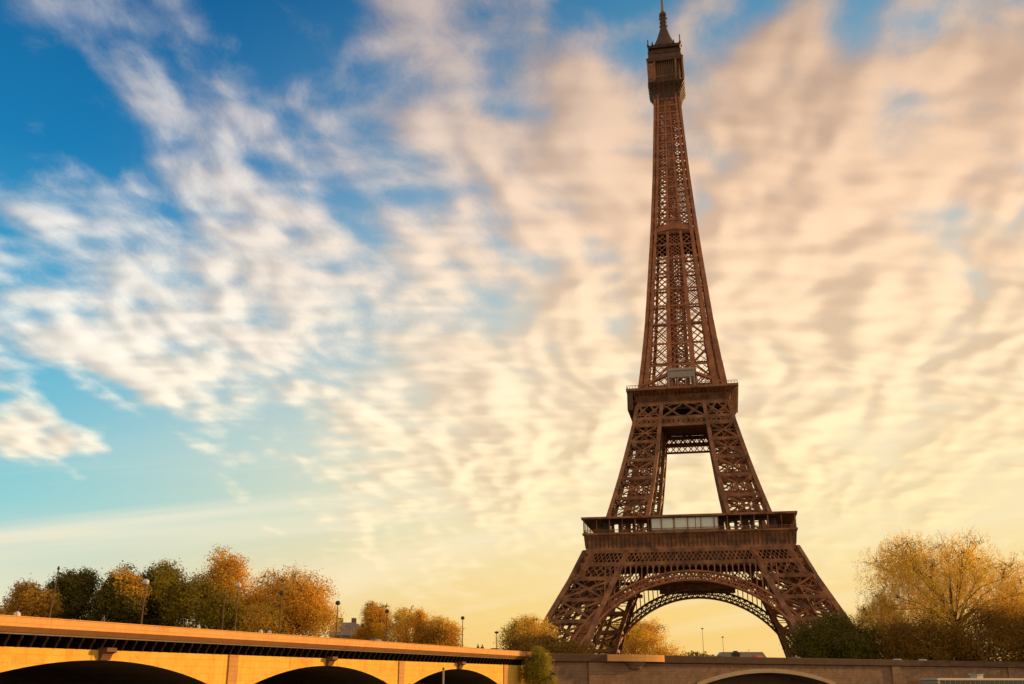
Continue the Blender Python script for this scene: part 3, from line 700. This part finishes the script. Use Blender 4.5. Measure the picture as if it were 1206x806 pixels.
for a, b in zip(ss, ss[1:]):
    fw.add([Q(sa + a, 0, aqz(a)), Q(sa + b, 0, aqz(b)), Q(sa + b, 0, WT), Q(sa + a, 0, WT)], [(0, 1, 2, 3)])
    vt.add([Q(sa + a, 0, aqz(a)), Q(sa + b, 0, aqz(b)), Q(sa + b, -5, aqz(b)), Q(sa + a, -5, aqz(a))], [(3, 2, 1, 0)])
    rg.add([Q(sa + a, .25, aqz(a)), Q(sa + b, .25, aqz(b)), Q(sa + b, .25, aqz(b) + .85), Q(sa + a, .25, aqz(a) + .85), Q(sa + a, -.2, aqz(a)), Q(sa + b, -.2, aqz(b)), Q(sa + b, -.2, aqz(b) + .85), Q(sa + a, -.2, aqz(a) + .85)], [(0, 1, 2, 3), (0, 4, 5, 1), (3, 2, 6, 7)])
vt.add([Q(sa - ah, -4.9, -5), Q(sa + ah, -4.9, -5), Q(sa + ah, -4.9, 3), Q(sa - ah, -4.9, 3)], [(0, 1, 2, 3)])
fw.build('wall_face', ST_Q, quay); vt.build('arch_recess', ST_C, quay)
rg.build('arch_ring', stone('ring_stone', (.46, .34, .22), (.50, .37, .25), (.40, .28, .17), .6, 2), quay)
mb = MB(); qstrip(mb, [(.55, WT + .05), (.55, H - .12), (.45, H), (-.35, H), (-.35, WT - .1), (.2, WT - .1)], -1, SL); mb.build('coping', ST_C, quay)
for x in (1054, 700, 1190):
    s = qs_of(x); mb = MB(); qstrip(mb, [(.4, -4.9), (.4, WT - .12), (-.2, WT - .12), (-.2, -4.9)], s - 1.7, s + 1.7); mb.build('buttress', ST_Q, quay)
# added round bulge in orange stone, shaped to make a sunlit patch
sb = qs_of(748); rb = (qs_of(786) - qs_of(716)) / 2
def cap(mb, rad, z0, z1, dep, r2=None):
    r2 = r2 or rad; n = 20; vs = []
    for r_, z in ((rad, z0), (r2, z1)):
        for k in range(n + 1):
            a = math.pi * k / n; vs.append(Q(sb - r_ * math.cos(a), dep * r_ / rad * math.sin(a) * (rad / rad), z))
    m = n + 1
    mb.add(vs, [(k, k + 1, k + 1 + m, k + m) for k in range(n)] + [tuple(range(m))[::-1], tuple(range(m, 2 * m))])
mb = MB(); cap(mb, rb, WT + .15, H + .02, 2.0); mb.build('sun_patch_bulge', ST_P, quay)
mb = MB(); cap(mb, rb * .18, WT - 1.3, WT - .6, .7, rb * .28); cap(mb, rb * .28, WT - .6, WT + .14, 1.2, rb * .36); mb.build('glow_patch_bulge', ST_Q, quay)  # small bulge added for the round glow below the sunlit patch
# land wall to the left of the bridge
lw = empty('left_bank_wall', (0, 0, 0), 0, 'stone river wall on the far bank behind the arches of the bridge', 'wall')
mb = MB(); qstrip(mb, [(0, -5), (0, GZ + .9), (-.5, GZ + .9), (-.5, -5)], -400, -3.0); mb.build('wall_face', ST_Q, lw)

# ------------------------------------------------------------------ TREES
def leafmat(name, c1, c2, tr=.35): return mat(name, c1, c2, .22, .75, trans=tr, attr='tint', det=3, spec=.2)
LM = {
 'gold': leafmat('leaf_gold', (.78, .52, .07), (.92, .68, .12), .55),
 'orange': leafmat('leaf_orange', (.70, .41, .045), (.88, .60, .08), .52),
 'brown': leafmat('leaf_brown', (.52, .28, .035), (.70, .42, .055), .5),
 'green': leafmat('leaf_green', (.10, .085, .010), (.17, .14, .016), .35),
 'olive': leafmat('leaf_olive', (.34, .26, .022), (.50, .38, .035), .45),
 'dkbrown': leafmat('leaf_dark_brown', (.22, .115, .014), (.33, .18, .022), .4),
 'lime': leafmat('leaf_lime', (.30, .25, .025), (.44, .36, .04), .45),
}
def leaves(name, cen, size, m, parent, tint, nrm=None):   # cen Nx3, one bent-free quad per leaf clump, random facing
    n = len(cen)
    a = rng.normal(size=(n, 3))
    if nrm is not None: q = nrm + rng.normal(0, .45, (n, 3)); q /= np.linalg.norm(q, axis=1)[:, None]; a -= (a * q).sum(1)[:, None] * q
    a /= np.linalg.norm(a, axis=1)[:, None]
    b = rng.normal(size=(n, 3)) if nrm is None else np.cross(q, a); b -= (a * b).sum(1)[:, None] * a; b /= np.linalg.norm(b, axis=1)[:, None]
    s = size * rng.uniform(.55, 1.35, n)[:, None]; asp = rng.uniform(.45, .8, n)[:, None]
    u = a * s; v = b * s * asp
    V = np.stack([cen - u, cen - v * .9 + u * .1, cen + u, cen + v * .9 + u * .1], 1).reshape(-1, 3)
    me = bpy.data.meshes.new(name); me.vertices.add(4 * n); me.vertices.foreach_set('co', V.astype(np.float32).ravel())
    me.loops.add(4 * n); me.loops.foreach_set('vertex_index', np.arange(4 * n, dtype=np.int32))
    me.polygons.add(n); me.polygons.foreach_set('loop_start', np.arange(0, 4 * n, 4, dtype=np.int32)); me.polygons.foreach_set('loop_total', np.full(n, 4, np.int32))
    me.update(); ca = me.color_attributes.new('tint', 'FLOAT_COLOR', 'POINT')
    t = np.repeat(tint, 4, axis=0); col = np.concatenate([t, np.ones((4 * n, 1))], 1).astype(np.float32); ca.data.foreach_set('color', col.ravel())
    me.materials.append(m); o = bpy.data.objects.new(name, me); C.objects.link(o); o.parent = parent
    return o
def tree(name, label, xl, xr, yt, Y, kind='gold', style='dense', n=9000, leaf=.45, low=0.06, lobes=10, group=None, seed=1, depth=None, topk=None, spike=None, cat='tree', base=None, pw=2.2, gap=0.0):
    rs = np.random.default_rng(seed); random.seed(seed); n = int(n * (3.2 if style != 'weep' else 6.0)); leaf *= (.66 if style != 'weep' else .54); xl, xr = (xl, xr) if style == 'weep' or spike is None and lobes == 5 else (xl - 2, xr + 3)
    gz = GZ if base is None else base
    p = at((xl + xr) / 2, 760, Y); top = at((xl + xr) / 2, yt, Y).z; Rw = (xr - xl) / 2 * mppx(Y)
    root = empty(name, (p.x, Y, gz), 0, label, cat, group)
    Hh = top - gz; zl = Hh * low; Rd = depth or Rw * .8
    # lobe centres scattered under a dome
    lob = []
    for i in range(lobes):
        t = (i + .5) / lobes; a = i * 2.399 + seed
        fz = rs.uniform(.12, .80) if i else .8
        rr = math.sqrt(max(0, 1 - fz ** pw)) * (rs.uniform(.62, .86) if i else .05)
        cx, cy = Rw * rr * math.cos(a), Rd * rr * math.sin(a)
        r0 = rs.uniform(.34, .46) * min(Rw, (Hh - zl) * .75); 
        lob.append((cx, cy, zl + (Hh - zl) * fz, r0 * 1.05, r0 * 1.0, min(r0 * rs.uniform(.8, 1.1), (Hh - (zl + (Hh - zl) * fz)) + .5)))
    lob.append((0, 0, zl + (Hh - zl) * .44, Rw * .76, Rd * .74, (Hh - zl) * .45))
    if low == 0: lob += [(q * Rw * .5, -.2 * Rd, Hh * .22, Rw * .5, Rd * .6, Hh * .27) for q in (-1, 0, 1)]
    if spike:
        for (sxp, syp, sw) in spike:
            sp_ = at(sxp, syp, Y); lob.append((sp_.x - p.x, 0, (sp_.z - gz) - sw * 1.6, sw, sw, sw * 1.7))
    lob = np.array(lob); wgt = lob[:, 3] * lob[:, 4] * lob[:, 5]; wgt = wgt ** (2 / 3); wgt /= wgt.sum()
    # trunk and limbs
    tb = MB(); tr = max(.25, Hh * .018)
    zt = max(zl, Hh * .3)
    tb.tube([(0, 0, -.3), (.1, 0, zt * .5), (.1, .1, zt), (0, 0, Hh * .62)], [tr * 1.3, tr, tr * .85, tr * .35], 8)
    tk = tb.build('trunk', BARK, root, True)
    lb = MB(); tr *= .7 if style == 'weep' else 1
    ends = []
    for l in lob[:lobes]:
        c = Vector(l[:3]); z0 = min(zt * rs.uniform(.8, 1.3), c.z * .8); st = Vector((0, 0, z0)); mid_ = st.lerp(c, .5) + Vector((0, 0, abs(c.x) * .12 + .3))
        lb.tube([st, mid_, c], [tr * .5, tr * .32, tr * .14], 5)
        for q in range(5 if style != 'dense' else 3):
            d = Vector(rs.normal(size=3)); d.normalize(); d.z = abs(d.z) * .8 + (.1 if style != 'weep' else .2)
            e = c + Vector((d.x * l[3], d.y * l[4], d.z * l[5])) * (.85 if style != 'weep' else .62)
            m2 = c.lerp(e, .5) + Vector((0, 0, .4)); lb.tube([c.lerp(mid_, .3), m2, e], [tr * .2, tr * .12, .04], 4); ends.append(e)
            if style != 'dense':
                for q2 in range(4):
                    d2 = Vector(rs.normal(size=3)) * l[3] * .2; s2 = m2.lerp(e, rs.uniform(0, .8)); lb.tube([s2, s2 + d2 * .6 + Vector((0, 0, .3)), s2 + d2], [.09, .06, .03], 3)
    lb.build('branches', BARK, root)
    # leaf clumps
    nc = max(30, int(n / (26 if style == 'dense' else 16)))
    pick = rs.choice(len(lob), nc, p=wgt); d = rs.normal(size=(nc, 3)); d /= np.linalg.norm(d, axis=1)[:, None]
    rad = rs.uniform(0, 1, nc) ** (.28 if style == 'dense' else .38)
    cc = lob[pick, :3] + d * rad[:, None] * lob[pick, 3:6]
    cc[:, 2] = np.maximum(cc[:, 2], .4)
    if gap: # drop clumps in coherent holes
        f = np.sin(cc[:, 0] * .9 + seed) * np.sin(cc[:, 2] * 1.1 + seed * 2) + .6 * np.sin(cc[:, 0] * 2.3) * np.sin(cc[:, 2] * 2.1); keep = f > -1 + gap; cc = cc[keep]
    nc = len(cc); ct = rs.uniform(.72, 1.28, nc)
    hue = rs.normal(0, .07, nc)
    if style == 'weep':
        per = n // nc; idx = np.repeat(np.arange(nc), per); k = np.tile(np.arange(per), nc)
        ln = rs.uniform(1.2, 4.2, nc); dr = rs.normal(0, .25, (nc, 2))
        t = (k + rs.uniform(0, 1, len(k))) / per
        pos = cc[idx].copy(); pos[:, 2] -= t * ln[idx]; pos[:, 0] += dr[idx, 0] * t * 2; pos[:, 1] += dr[idx, 1] * t * 2
        pos += rs.normal(0, .28, pos.shape)
    else:
        per = n // nc; idx = np.repeat(np.arange(nc), per); cr = (Rw * .055 + .35) * (1 if style == 'dense' else .9)
        pos = cc[idx] + rs.normal(0, 1, (nc * per, 3)) * cr * np.array([1, 1, .75])
    pos[:, 2] = np.maximum(pos[:, 2], .15)
    tint = (ct[idx] * rs.uniform(.86, 1.14, len(idx)))[:, None] * np.stack([1 + hue[idx], np.ones(len(idx)), 1 - hue[idx]], 1)
    g0 = lob[pick][:, :3][keep] if gap else lob[pick][:, :3]
    nr = (pos - cc[idx]) / (np.linalg.norm(pos - cc[idx], axis=1)[:, None] + .1) * .5
    ow = cc - g0; ow /= np.linalg.norm(ow, axis=1)[:, None] + .1; gw = cc - np.array([0, 0, Hh * .4]); gw /= np.linalg.norm(gw, axis=1)[:, None] + .1
    nr = nr + ow[idx] * .8 + gw[idx] * .4
    if topk is None: leaves('crown', pos, leaf, LM[kind], root, tint, nr)
    else:
        xs_, zthr, k2 = topk; m1 = (pos[:, 0] * xs_ + pos[:, 2] / Hh * Rw * .8 + rs.normal(0, Rw * .07, len(pos))) > zthr * Rw
        leaves('crown', pos[~m1], leaf, LM[kind], root, tint[~m1], nr[~m1]); t_ = leaves('second_tone_foliage', pos[m1], leaf, LM[k2], root, tint[m1], nr[m1])  # second leaf colour, mostly painting low sun onto tops and right sides
    return root
GL = 'trees on the bank behind the bridge'
tree('bank_tree', 'leftmost rust brown tree behind the bridge, round and low', -12, 57, 678, 205, 'brown', 'loose', 9000, .34, group=GL, seed=3)
tree('bank_tree', 'dark green tree with a flat broken top behind the leftmost lamp post', 38, 106, 667, 215, 'green', 'dense', 12000, .36, group=GL, seed=4, gap=.08)
tree('bank_tree', 'dark green domed tree with an orange cap left of the tall pale lamp', 98, 164, 669, 212, 'green', 'dense', 12000, .36, group=GL, seed=5, topk=(.25, .68, 'orange'))
tree('bank_tree', 'tallest dark green tree on the left, its right shoulder coloured amber for the low sun', 143, 222, 655, 222, 'green', 'dense', 15000, .36, group=GL, seed=6, topk=(.75, .55, 'olive'), spike=[(150, 667, 2.2)])
tree('bank_tree', 'tall amber tree with two pointed tips above the bridge', 212, 312, 657, 225, 'olive', 'dense', 17000, .34, group=GL, seed=7, topk=(.25, .52, 'orange'), spike=[(260, 641, 2.3), (277, 650, 1.6)])
tree('bank_tree', 'wide golden orange tree ending the left clump', 286, 392, 670, 222, 'orange', 'loose', 16000, .30, group=GL, seed=8, lobes=14)
tree('bank_tree', 'weeping amber tree right of the small grey building', 416, 462, 704, 232, 'orange', 'weep', 6500, .26, group=GL, seed=9)
tree('bank_tree', 'pale gold tree between the weeping tree and the thin spire tree', 450, 506, 713, 240, 'gold', 'loose', 6000, .26, group=GL, seed=10, gap=.12)
tree('bank_tree', 'narrow upright tree like a spire behind the bridge', 488, 500, 709, 236, 'orange', 'dense', 1800, .26, group=GL, seed=12, lobes=5)
tree('bank_tree', 'low sloping brown tree at the right end of the middle clump', 492, 541, 728, 236, 'brown', 'dense', 6500, .28, group=GL, seed=13, topk=(.1, .6, 'gold'))
tree('bank_tree', 'sparse golden tree touching the left foot of the tower', 590, 652, 726, 300, 'gold', 'loose', 6000, .30, seed=14, gap=.15)
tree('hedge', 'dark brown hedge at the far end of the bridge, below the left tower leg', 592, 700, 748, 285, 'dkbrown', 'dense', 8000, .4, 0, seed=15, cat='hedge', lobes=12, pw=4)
tree('round_tree', 'round golden tree seen through the arch of the tower', 705, 790, 730, 520, 'gold', 'loose', 12000, .55, seed=16, lobes=14, low=.05)
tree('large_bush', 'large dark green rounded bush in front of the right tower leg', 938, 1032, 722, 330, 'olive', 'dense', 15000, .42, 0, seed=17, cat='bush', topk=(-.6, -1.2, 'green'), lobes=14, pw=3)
tree('park_tree', 'huge airy golden tree right of the tower, sky showing through its crown', 1022, 1232, 627, 345, 'gold', 'weep', 26000, .36, .22, seed=18, lobes=30, gap=.16, pw=2.6)
tree('park_tree', 'thin pale golden tree leaning out beside the dark green bush', 1008, 1075, 690, 350, 'gold', 'weep', 5000, .32, .1, seed=19, gap=.2)
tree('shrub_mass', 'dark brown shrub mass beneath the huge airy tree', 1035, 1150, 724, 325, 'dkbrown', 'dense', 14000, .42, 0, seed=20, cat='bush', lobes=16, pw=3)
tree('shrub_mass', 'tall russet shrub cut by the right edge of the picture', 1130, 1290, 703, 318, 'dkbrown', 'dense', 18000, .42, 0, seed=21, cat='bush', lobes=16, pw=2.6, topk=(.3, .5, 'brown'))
tree('yellow_willow', 'small yellow green willow hanging over the corner of bridge and quay wall', 615, 652, 751, 192, 'lime', 'weep', 6500, .18, .1, seed=22, base=-3.0, lobes=9, pw=4, depth=2.4, cat='tree')

# far wood line beyond the lawn
cen = []
for i in range(26000):
    x = rng.uniform(-250, 600); hgt = 15 + 3.0 * math.sin(x * .045) + 2.0 * math.sin(x * .13 + 1) + rng.normal(0, .8)
    cen.append((x, 900 + rng.uniform(-15, 15), rng.uniform(0, 1) ** .7 * hgt))
cen = np.array(cen); tn = rng.uniform(.7, 1.2, (len(cen), 1)) * np.ones((1, 3))
o = leaves('distant_wood', cen, 1.3, LM['dkbrown'], None, tn); o.location.z = GZ; tag(o, 'distant dark line of trees on the horizon under the tower arch', 'wood', kind='stuff')

# ------------------------------------------------------------------ LAMPS
def lamp(x, Y, ytop, label, kind='globe', zb=GZ, lean=0.0, grp='street lamps along the bridge'):
    p = at(x, ytop, Y); h = p.z - zb; t = empty('street_lamp', (p.x, p.y, zb), 0, label, 'street lamp', grp)
    mb = MB(); mb.lathe([(.22, 0), (.22, .5), (.13, .7)], 8); mb.build('base', POLE, t)
    mb = MB(); mb.tube([(0, 0, .6), (lean * .5, 0, h * .5), (lean, 0, h - .35)], [.085, .07, .05], 8); mb.build('pole', POLE, t)
    mb = MB()
    if kind == 'globe': mb.lathe([(.08, h - .42), (.26, h - .34), (.33, h - .15), (.27, h + .05), (.1, h + .15)], 10)
    elif kind == 'flat': mb.lathe([(.06, h - .4), (.4, h - .2), (.42, h - .08), (.12, h + .05)], 10)
    else: mb.lathe([(.07, h - .35), (.12, h - .2), (.05, h)], 8)
    l = mb.build('lantern', LAMPG if kind != 'dark' else POLE, t); l.location.x = lean
    return t
LAMPG = mat('lantern_glass', (.06, .045, .03), (.09, .07, .05), 3, .8)
LAMPW = mat('lantern_white', (.65, .6, .5), (.7, .65, .55), 3, .35)
def by(x):   # depth where column x crosses a line 1.5 m behind the bridge parapet
    k = at(x, 760, 1.0).x; return (76.5 + .6) / (.405 - k)
lamp(66, by(66), 667, 'leftmost lamp post on the bridge, plain leaning pole before the dark trees', 'plain', lean=.25)
t = lamp(172, by(172), 684, 'lamp post with a pale lantern before the tall dark green tree'); [c for c in t.children if c.name.startswith('lantern')][0].data.materials[0] = LAMPW
lamp(265, by(265) + 22, 700, 'short thin post close to its taller twin before the amber tree', 'plain')
t = lamp(281, by(281), 688, 'lamp post with a pale lantern before the amber tree with pointed tips'); [c for c in t.children if c.name.startswith('lantern')][0].data.materials[0] = LAMPW
lamp(332, by(332), 697, 'lamp post with a dark lantern in the middle of the golden orange tree')
lamp(398, by(398), 709, 'lamp post with a dark ball against the sky above the small grey building')
lamp(456, by(456), 719, 'lamp post half lost in the weeping amber tree')
lamp(545, by(545), 727, 'lamp post with a dark ball alone against the yellow sky, right of the tree clump')
lamp(585, by(585), 744, 'shortest lamp post, near the far end of the bridge', 'flat')
lamp(827, 330, 740, 'taller of two lamp posts seen under the tower arch', 'flat', grp='lamps under the tower arch')
lamp(851, 350, 750, 'shorter of two lamp posts seen under the tower arch', 'flat', grp='lamps under the tower arch')

# ------------------------------------------------------------------ BUILDINGS
WIN = mat('window_dark', (.04, .04, .05), (.07, .07, .08), 1, .2)
def house(name, label, x0, x1, yt, Y, wallc, roofc, floors=3, roofh=4, cat='building', dep=14):
    a = at(x0, 750, Y); b = at(x1, 750, Y); top = at((x0 + x1) / 2, yt, Y).z; w = b.x - a.x; h = top - GZ - roofh
    t = empty(name, ((a.x + b.x) / 2, Y, GZ), 0, label, cat)
    mb = MB(); mb.box(-w / 2, w / 2, 0, dep, -1, h); mb.build('wall', mat(name + '_wall', wallc, tuple(c * 1.15 for c in wallc), .5), t)
    mb = MB(); mb.add([(-w / 2 - .4, -.4, h), (w / 2 + .4, -.4, h), (w / 2 + .4, dep + .4, h), (-w / 2 - .4, dep + .4, h), (-w / 2 + 1.2, 1.6, h + roofh), (w / 2 - 1.2, 1.6, h + roofh), (w / 2 - 1.2, dep - 1.6, h + roofh), (-w / 2 + 1.2, dep - 1.6, h + roofh)], MB.HEX)
    r = mb.build('roof', mat(name + '_roof', roofc, tuple(c * 1.2 for c in roofc), .8), t)
    for i in range(2 if floors > 2 else 0): mb = MB(); x = (-.25 + .5 * i) * w; mb.box(x - .6, x + .6, dep * .4, dep * .6, h + roofh - .3, h + roofh + 1.6); mb.build('chimney', ST_Q, r)
    nb = max(2, int(w / 3.2)); 
    for f in range(floors):
        for i in range(nb):
            x = -w / 2 + w * (i + .5) / nb; z = h * (f + .35) / floors; mb = MB(); mb.box(x - .5, x + .5, -.08, .1, z, z + h / floors * .5); mb.build('window', WIN, t)
    return t
house('grey_building', 'small grey building with a slate roof between the golden trees behind the bridge', 388, 420, 733, 330, (.22, .16, .12), (.24, .19, .16), 4, 4)
house('low_building', 'long low slate roofed building far away under the tower arch', 848, 900, 768, 620, (.20, .15, .11), (.24, .20, .16), 2, 3)
house('low_kiosk', 'small dark hut far away at the foot of the arch lamps', 862, 870, 766.5, 560, (.07, .05, .04), (.06, .045, .04), 1, 1.5, 'kiosk', 5)

# ------------------------------------------------------------------ VEHICLES
RUB = mat('tyre_rubber', (.02, .02, .02), (.03, .03, .03), 3, .9); CHR = mat('rim_metal', (.4, .4, .4), (.5, .5, .5), 3, .3, metallic=.8)
CGL = mat('car_glass', (.03, .035, .04), (.04, .045, .05), 1, .08)
def car(p, ang, col, label, grp='cars parked behind the quay wall', hgt=1.5, ln=4.3):
    t = empty('parked_car', (p.x, p.y, GZ), ang, label, 'car', grp); k = hgt / 1.5; l = ln / 2
    paint = mat('car_paint', col, col, 1, .3)
    pr = [(-l, .35), (-l, .8), (-l * .92, .95), (-l * .55, 1.0), (-l * .3, 1.42), (l * .35, 1.5), (l * .75, 1.1), (l * .98, .98), (l, .6), (l, .35)]
    mb = MB(); n = len(pr); vs = []
    for y in (-.85, .85): vs += [(x, y * (.82 if z > 1.2 else 1), z * k) for x, z in pr]
    mb.add(vs, [tuple(range(n)), tuple(range(2 * n - 1, n - 1, -1))] + [(i, i + n, (i + 1) % n + n, (i + 1) % n) for i in range(n)]); mb.build('body', paint, t)
    for sg in (-1, 1):
        mb = MB(); mb.add([(-l * .48, sg * .84, 1.02 * k), (l * .62, sg * .84, 1.05 * k), (l * .32, sg * .72, 1.42 * k), (-l * .26, sg * .72, 1.38 * k), (-l * .48, sg * .8, 1.02 * k), (l * .62, sg * .8, 1.05 * k), (l * .32, sg * .68, 1.42 * k), (-l * .26, sg * .68, 1.38 * k)], MB.HEX); mb.build('side_window', CGL, t)
        for x in (-l * .62, l * .62):
            mb = MB(); mb.tube([(x, sg * .72, .32), (x, sg * .9, .32)], [.32, .32], 14); w = mb.build('wheel', RUB, t)
            mb = MB(); mb.tube([(x, sg * .88, .32), (x, sg * .92, .32)], [.19, .19], 10); mb.build('rim', CHR, w)
    return t
qa = math.atan2(qdir.y, qdir.x)
for x, c, lb in ((870, (.10, .03, .025), 'dull red car roof showing over the quay coping under the arch lamps'), (912, (.55, .03, .02), 'bright red car at the foot of the right tower leg'),
              (958, (.12, .12, .13), 'grey car roof over the coping before the green bush'), (1078, (.5, .48, .45), 'silver car roof over the coping below the dark shrubs'), (1108, (.55, .52, .48), 'white car roof right of the silver car before the dark shrubs')):
    car(Q(qs_of(x), -5.0, 0), qa, c, lb, hgt=1.42 if x != 912 else 1.62, ln=4.4 if x == 912 else 3.6)
ba = math.atan2(bdir.y, bdir.x)
car(L2(sY(148), -3.2, 0), ba, (.04, .04, .045), 'dark car on the bridge below the small grey building', 'cars on the bridge', 1.62)
car(L2(sY(189), -3.2, 0), ba, (.03, .02, .02), 'dark car near the far end of the bridge', 'cars on the bridge', 1.62)

# ------------------------------------------------------------------ PEOPLE on the bridge footway
SKIN = mat('skin', (.42, .24, .16), (.46, .27, .18), 3, .6); HAIR = mat('hair', (.03, .02, .015), (.05, .03, .02), 9, .7)
def person(p, ang, coat, label, zb=GZ):
    t = empty('person', (p.x, p.y, zb), ang, label, 'person', 'people walking on the bridge')
    V = [(0, 0, .95), (0, 0, 1.18), (0, 0, 1.42), (0, 0, 1.50), (0, .01, 1.60), (0, .02, 1.70), (.18, 0, 1.40), (.24, .02, 1.14), (.25, .1, .90), (-.18, 0, 1.40), (-.24, -.02, 1.14), (-.25, .06, .90), (.09, 0, .90), (.10, .12, .50), (.10, .10, .08), (.10, .22, .04), (-.09, 0, .90), (-.10, -.08, .50), (-.10, -.2, .10), (-.10, -.09, .04)]
    E = [(0, 1), (1, 2), (2, 3), (3, 4), (4, 5), (2, 6), (6, 7), (7, 8), (2, 9), (9, 10), (10, 11), (0, 12), (12, 13), (13, 14), (14, 15), (0, 16), (16, 17), (17, 18), (18, 19)]
    rr = [.15, .14, .14, .055, .095, .085, .065, .045, .035, .065, .045, .035, .09, .06, .04, .04, .09, .06, .04, .04]
    me = bpy.data.meshes.new('body'); me.from_pydata(V, E, []); o = bpy.data.objects.new('body', me); C.objects.link(o); o.parent = t
    md = o.modifiers.new('skin', 'SKIN'); me.skin_vertices.new() if not me.skin_vertices else None
    for i, r in enumerate(rr): me.skin_vertices[0].data[i].radius = (r, r * (.75 if i in (0, 1, 2) else 1))
    me.skin_vertices[0].data[0].use_root = True; sbm = o.modifiers.new('sub', 'SUBSURF'); sbm.levels = 1; sbm.render_levels = 1
    me.materials.append(SKIN)
    cm = mat('coat_cloth', coat, tuple(c * 1.2 for c in coat), 3, .8)
    mb = MB(); prof = [(.20, .72), (.21, .9), (.19, 1.1), (.22, 1.32), (.17, 1.46), (.08, 1.52)]; mb.lathe(prof, 12); c = mb.build('coat', cm, t, True); c.scale = (1.05, .72, 1)
    mb = MB(); mb.lathe([(.02, 1.80), (.09, 1.78), (.115, 1.70), (.10, 1.62), (.06, 1.58)][::-1], 10); h = mb.build('hair', HAIR, t, True); h.location.y = -.012
    for sg, y in ((1, .06), (-1, -.04)):
        mb = MB(); mb.tube([(sg * .09, 0, .9), (sg * .10, y * 2, .5), (sg * .10, y * 2, .1)], [.10, .075, .06], 8); mb.build('trouser_leg', HAIR, t, True)
        mb = MB(); mb.tube([(sg * .19, 0, 1.40), (sg * .255, 0, 1.14), (sg * .26, .07, .95)], [.085, .065, .05], 8); mb.build('sleeve', cm, t, True)
    return t
for x, c, lb in ((15, (.6, .55, .5), 'person in a pale coat on the bridge before the rust brown tree'), (118, (.12, .1, .1), 'person in a dark coat on the bridge below the orange capped tree'),
                 (232, (.62, .58, .5), 'person in a pale coat on the bridge below the tall amber tree'), (306, (.5, .45, .4), 'person in a beige coat, left of two people below the golden tree'), (316, (.6, .58, .55), 'person in a pale coat, right of two people below the golden tree'),
                 (563, (.06, .05, .05), 'person in a dark coat right of the lone lamp post'), (568, (.1, .05, .04), 'person in a brown coat beside the one in dark near the end of the bridge')):
    Y = by(x); person(at(x, 760, Y) + bnor * 0, random.uniform(-1, 1), c, lb)

# ------------------------------------------------------------------ TOUR BOAT moored at the quay
BWH = mat('boat_white', (.42, .40, .36), (.50, .47, .42), 1.5, .4); BDK = mat('boat_hull', (.10, .07, .05), (.13, .09, .07), 1, .4)
s0b, s1b = qs_of(1062), qs_of(1172); mid_s = (s0b + s1b) / 2; bl = (s1b - s0b) / 2
bp = Q(mid_s, 7.0, 0); ztop = at(1110, 799.5, bp.y).z
boat = empty('tour_boat', (bp.x, bp.y, WZ), qa, 'long low tour boat with a white roof and window band moored below the wall', 'boat')
ht = ztop - WZ
mb = MB(); n = 16; prof = []
for k in range(n + 1):
    t = -1 + 2 * k / n; wv = 2.6 * (1 - max(0, abs(t) - .8) ** 1.5 * 9); prof.append((t * bl * 1.04, max(.3, wv)))
vs = [(x, -w, .9) for x, w in prof] + [(x, w, .9) for x, w in prof] + [(x * .97, -w * .8, -.4) for x, w in prof] + [(x * .97, w * .8, -.4) for x, w in prof]; m = n + 1
mb.add(vs, [(k, k + 1, k + 1 + 2 * m, k + 2 * m) for k in range(n)] + [(k + m, k + 3 * m, k + 1 + 3 * m, k + 1 + m) for k in range(n)] + [(k, k + m, k + 1 + m, k + 1) for k in range(n)] + [(0, 2 * m, 3 * m, m), (n, n + m, n + 3 * m, n + 2 * m)])
mb.build('hull', BDK, boat)
mb = MB(); mb.box(-bl * .95, bl * .95, -2.2, 2.2, .9, ht - 1.1); mb.build('cabin', BWH, boat)
nb = 18
for i in range(nb):
    x = -bl * .93 + bl * 1.86 * i / nb; mb = MB(); mb.box(x + .15, x + bl * 1.86 / nb - .15, -2.28, 2.28, ht - 2.0, ht - .45); mb.build('window', CGL, boat)
mb = MB(); mb.box(-bl * .97, bl * .97, -2.22, 2.22, ht - 1.12, ht - .35); mb.box(-bl, bl, -2.5, 2.5, ht - .36, ht - .05); mb.box(-bl * .96, bl * .96, -2.2, 2.2, ht - .05, ht + .1); r_ = mb.build('roof', BWH, boat)
mb = MB(); mb.box(-1.0, 1.6, -.9, .9, ht + .1, ht + .95); mb.box(-1.2, 1.8, -1.1, 1.1, ht + .95, ht + 1.1); mb.build('roof_hatch', BWH, r_)
mb = MB(); mb.tube([(-2.4, 0, ht), (-2.6, 0, ht + .9), (-3.3, 0, ht + 1.2)], [.09, .08, .06], 6); mb.build('davit', BWH, r_)
# gangway lamp pipe in front of third arch
t = empty('mooring_pole', (at(522, 800, 150).x, 150, WZ), 0, 'thin pale steel mooring pole standing before the third bridge arch', 'pole')
mb = MB(); mb.tube([(0, 0, -1), (0, 0, at(522, 789, 150).z - WZ)], [.14, .12], 8); mb.build('shaft', mat('pole_pale', (.35, .3, .25), (.4, .35, .3), 2, .5), t)
mb = MB(); mb.lathe([(.16, 0), (.2, .1), (.05, .35)], 8); c = mb.build('cap', POLE, t); c.location.z = at(522, 789, 150).z - WZ
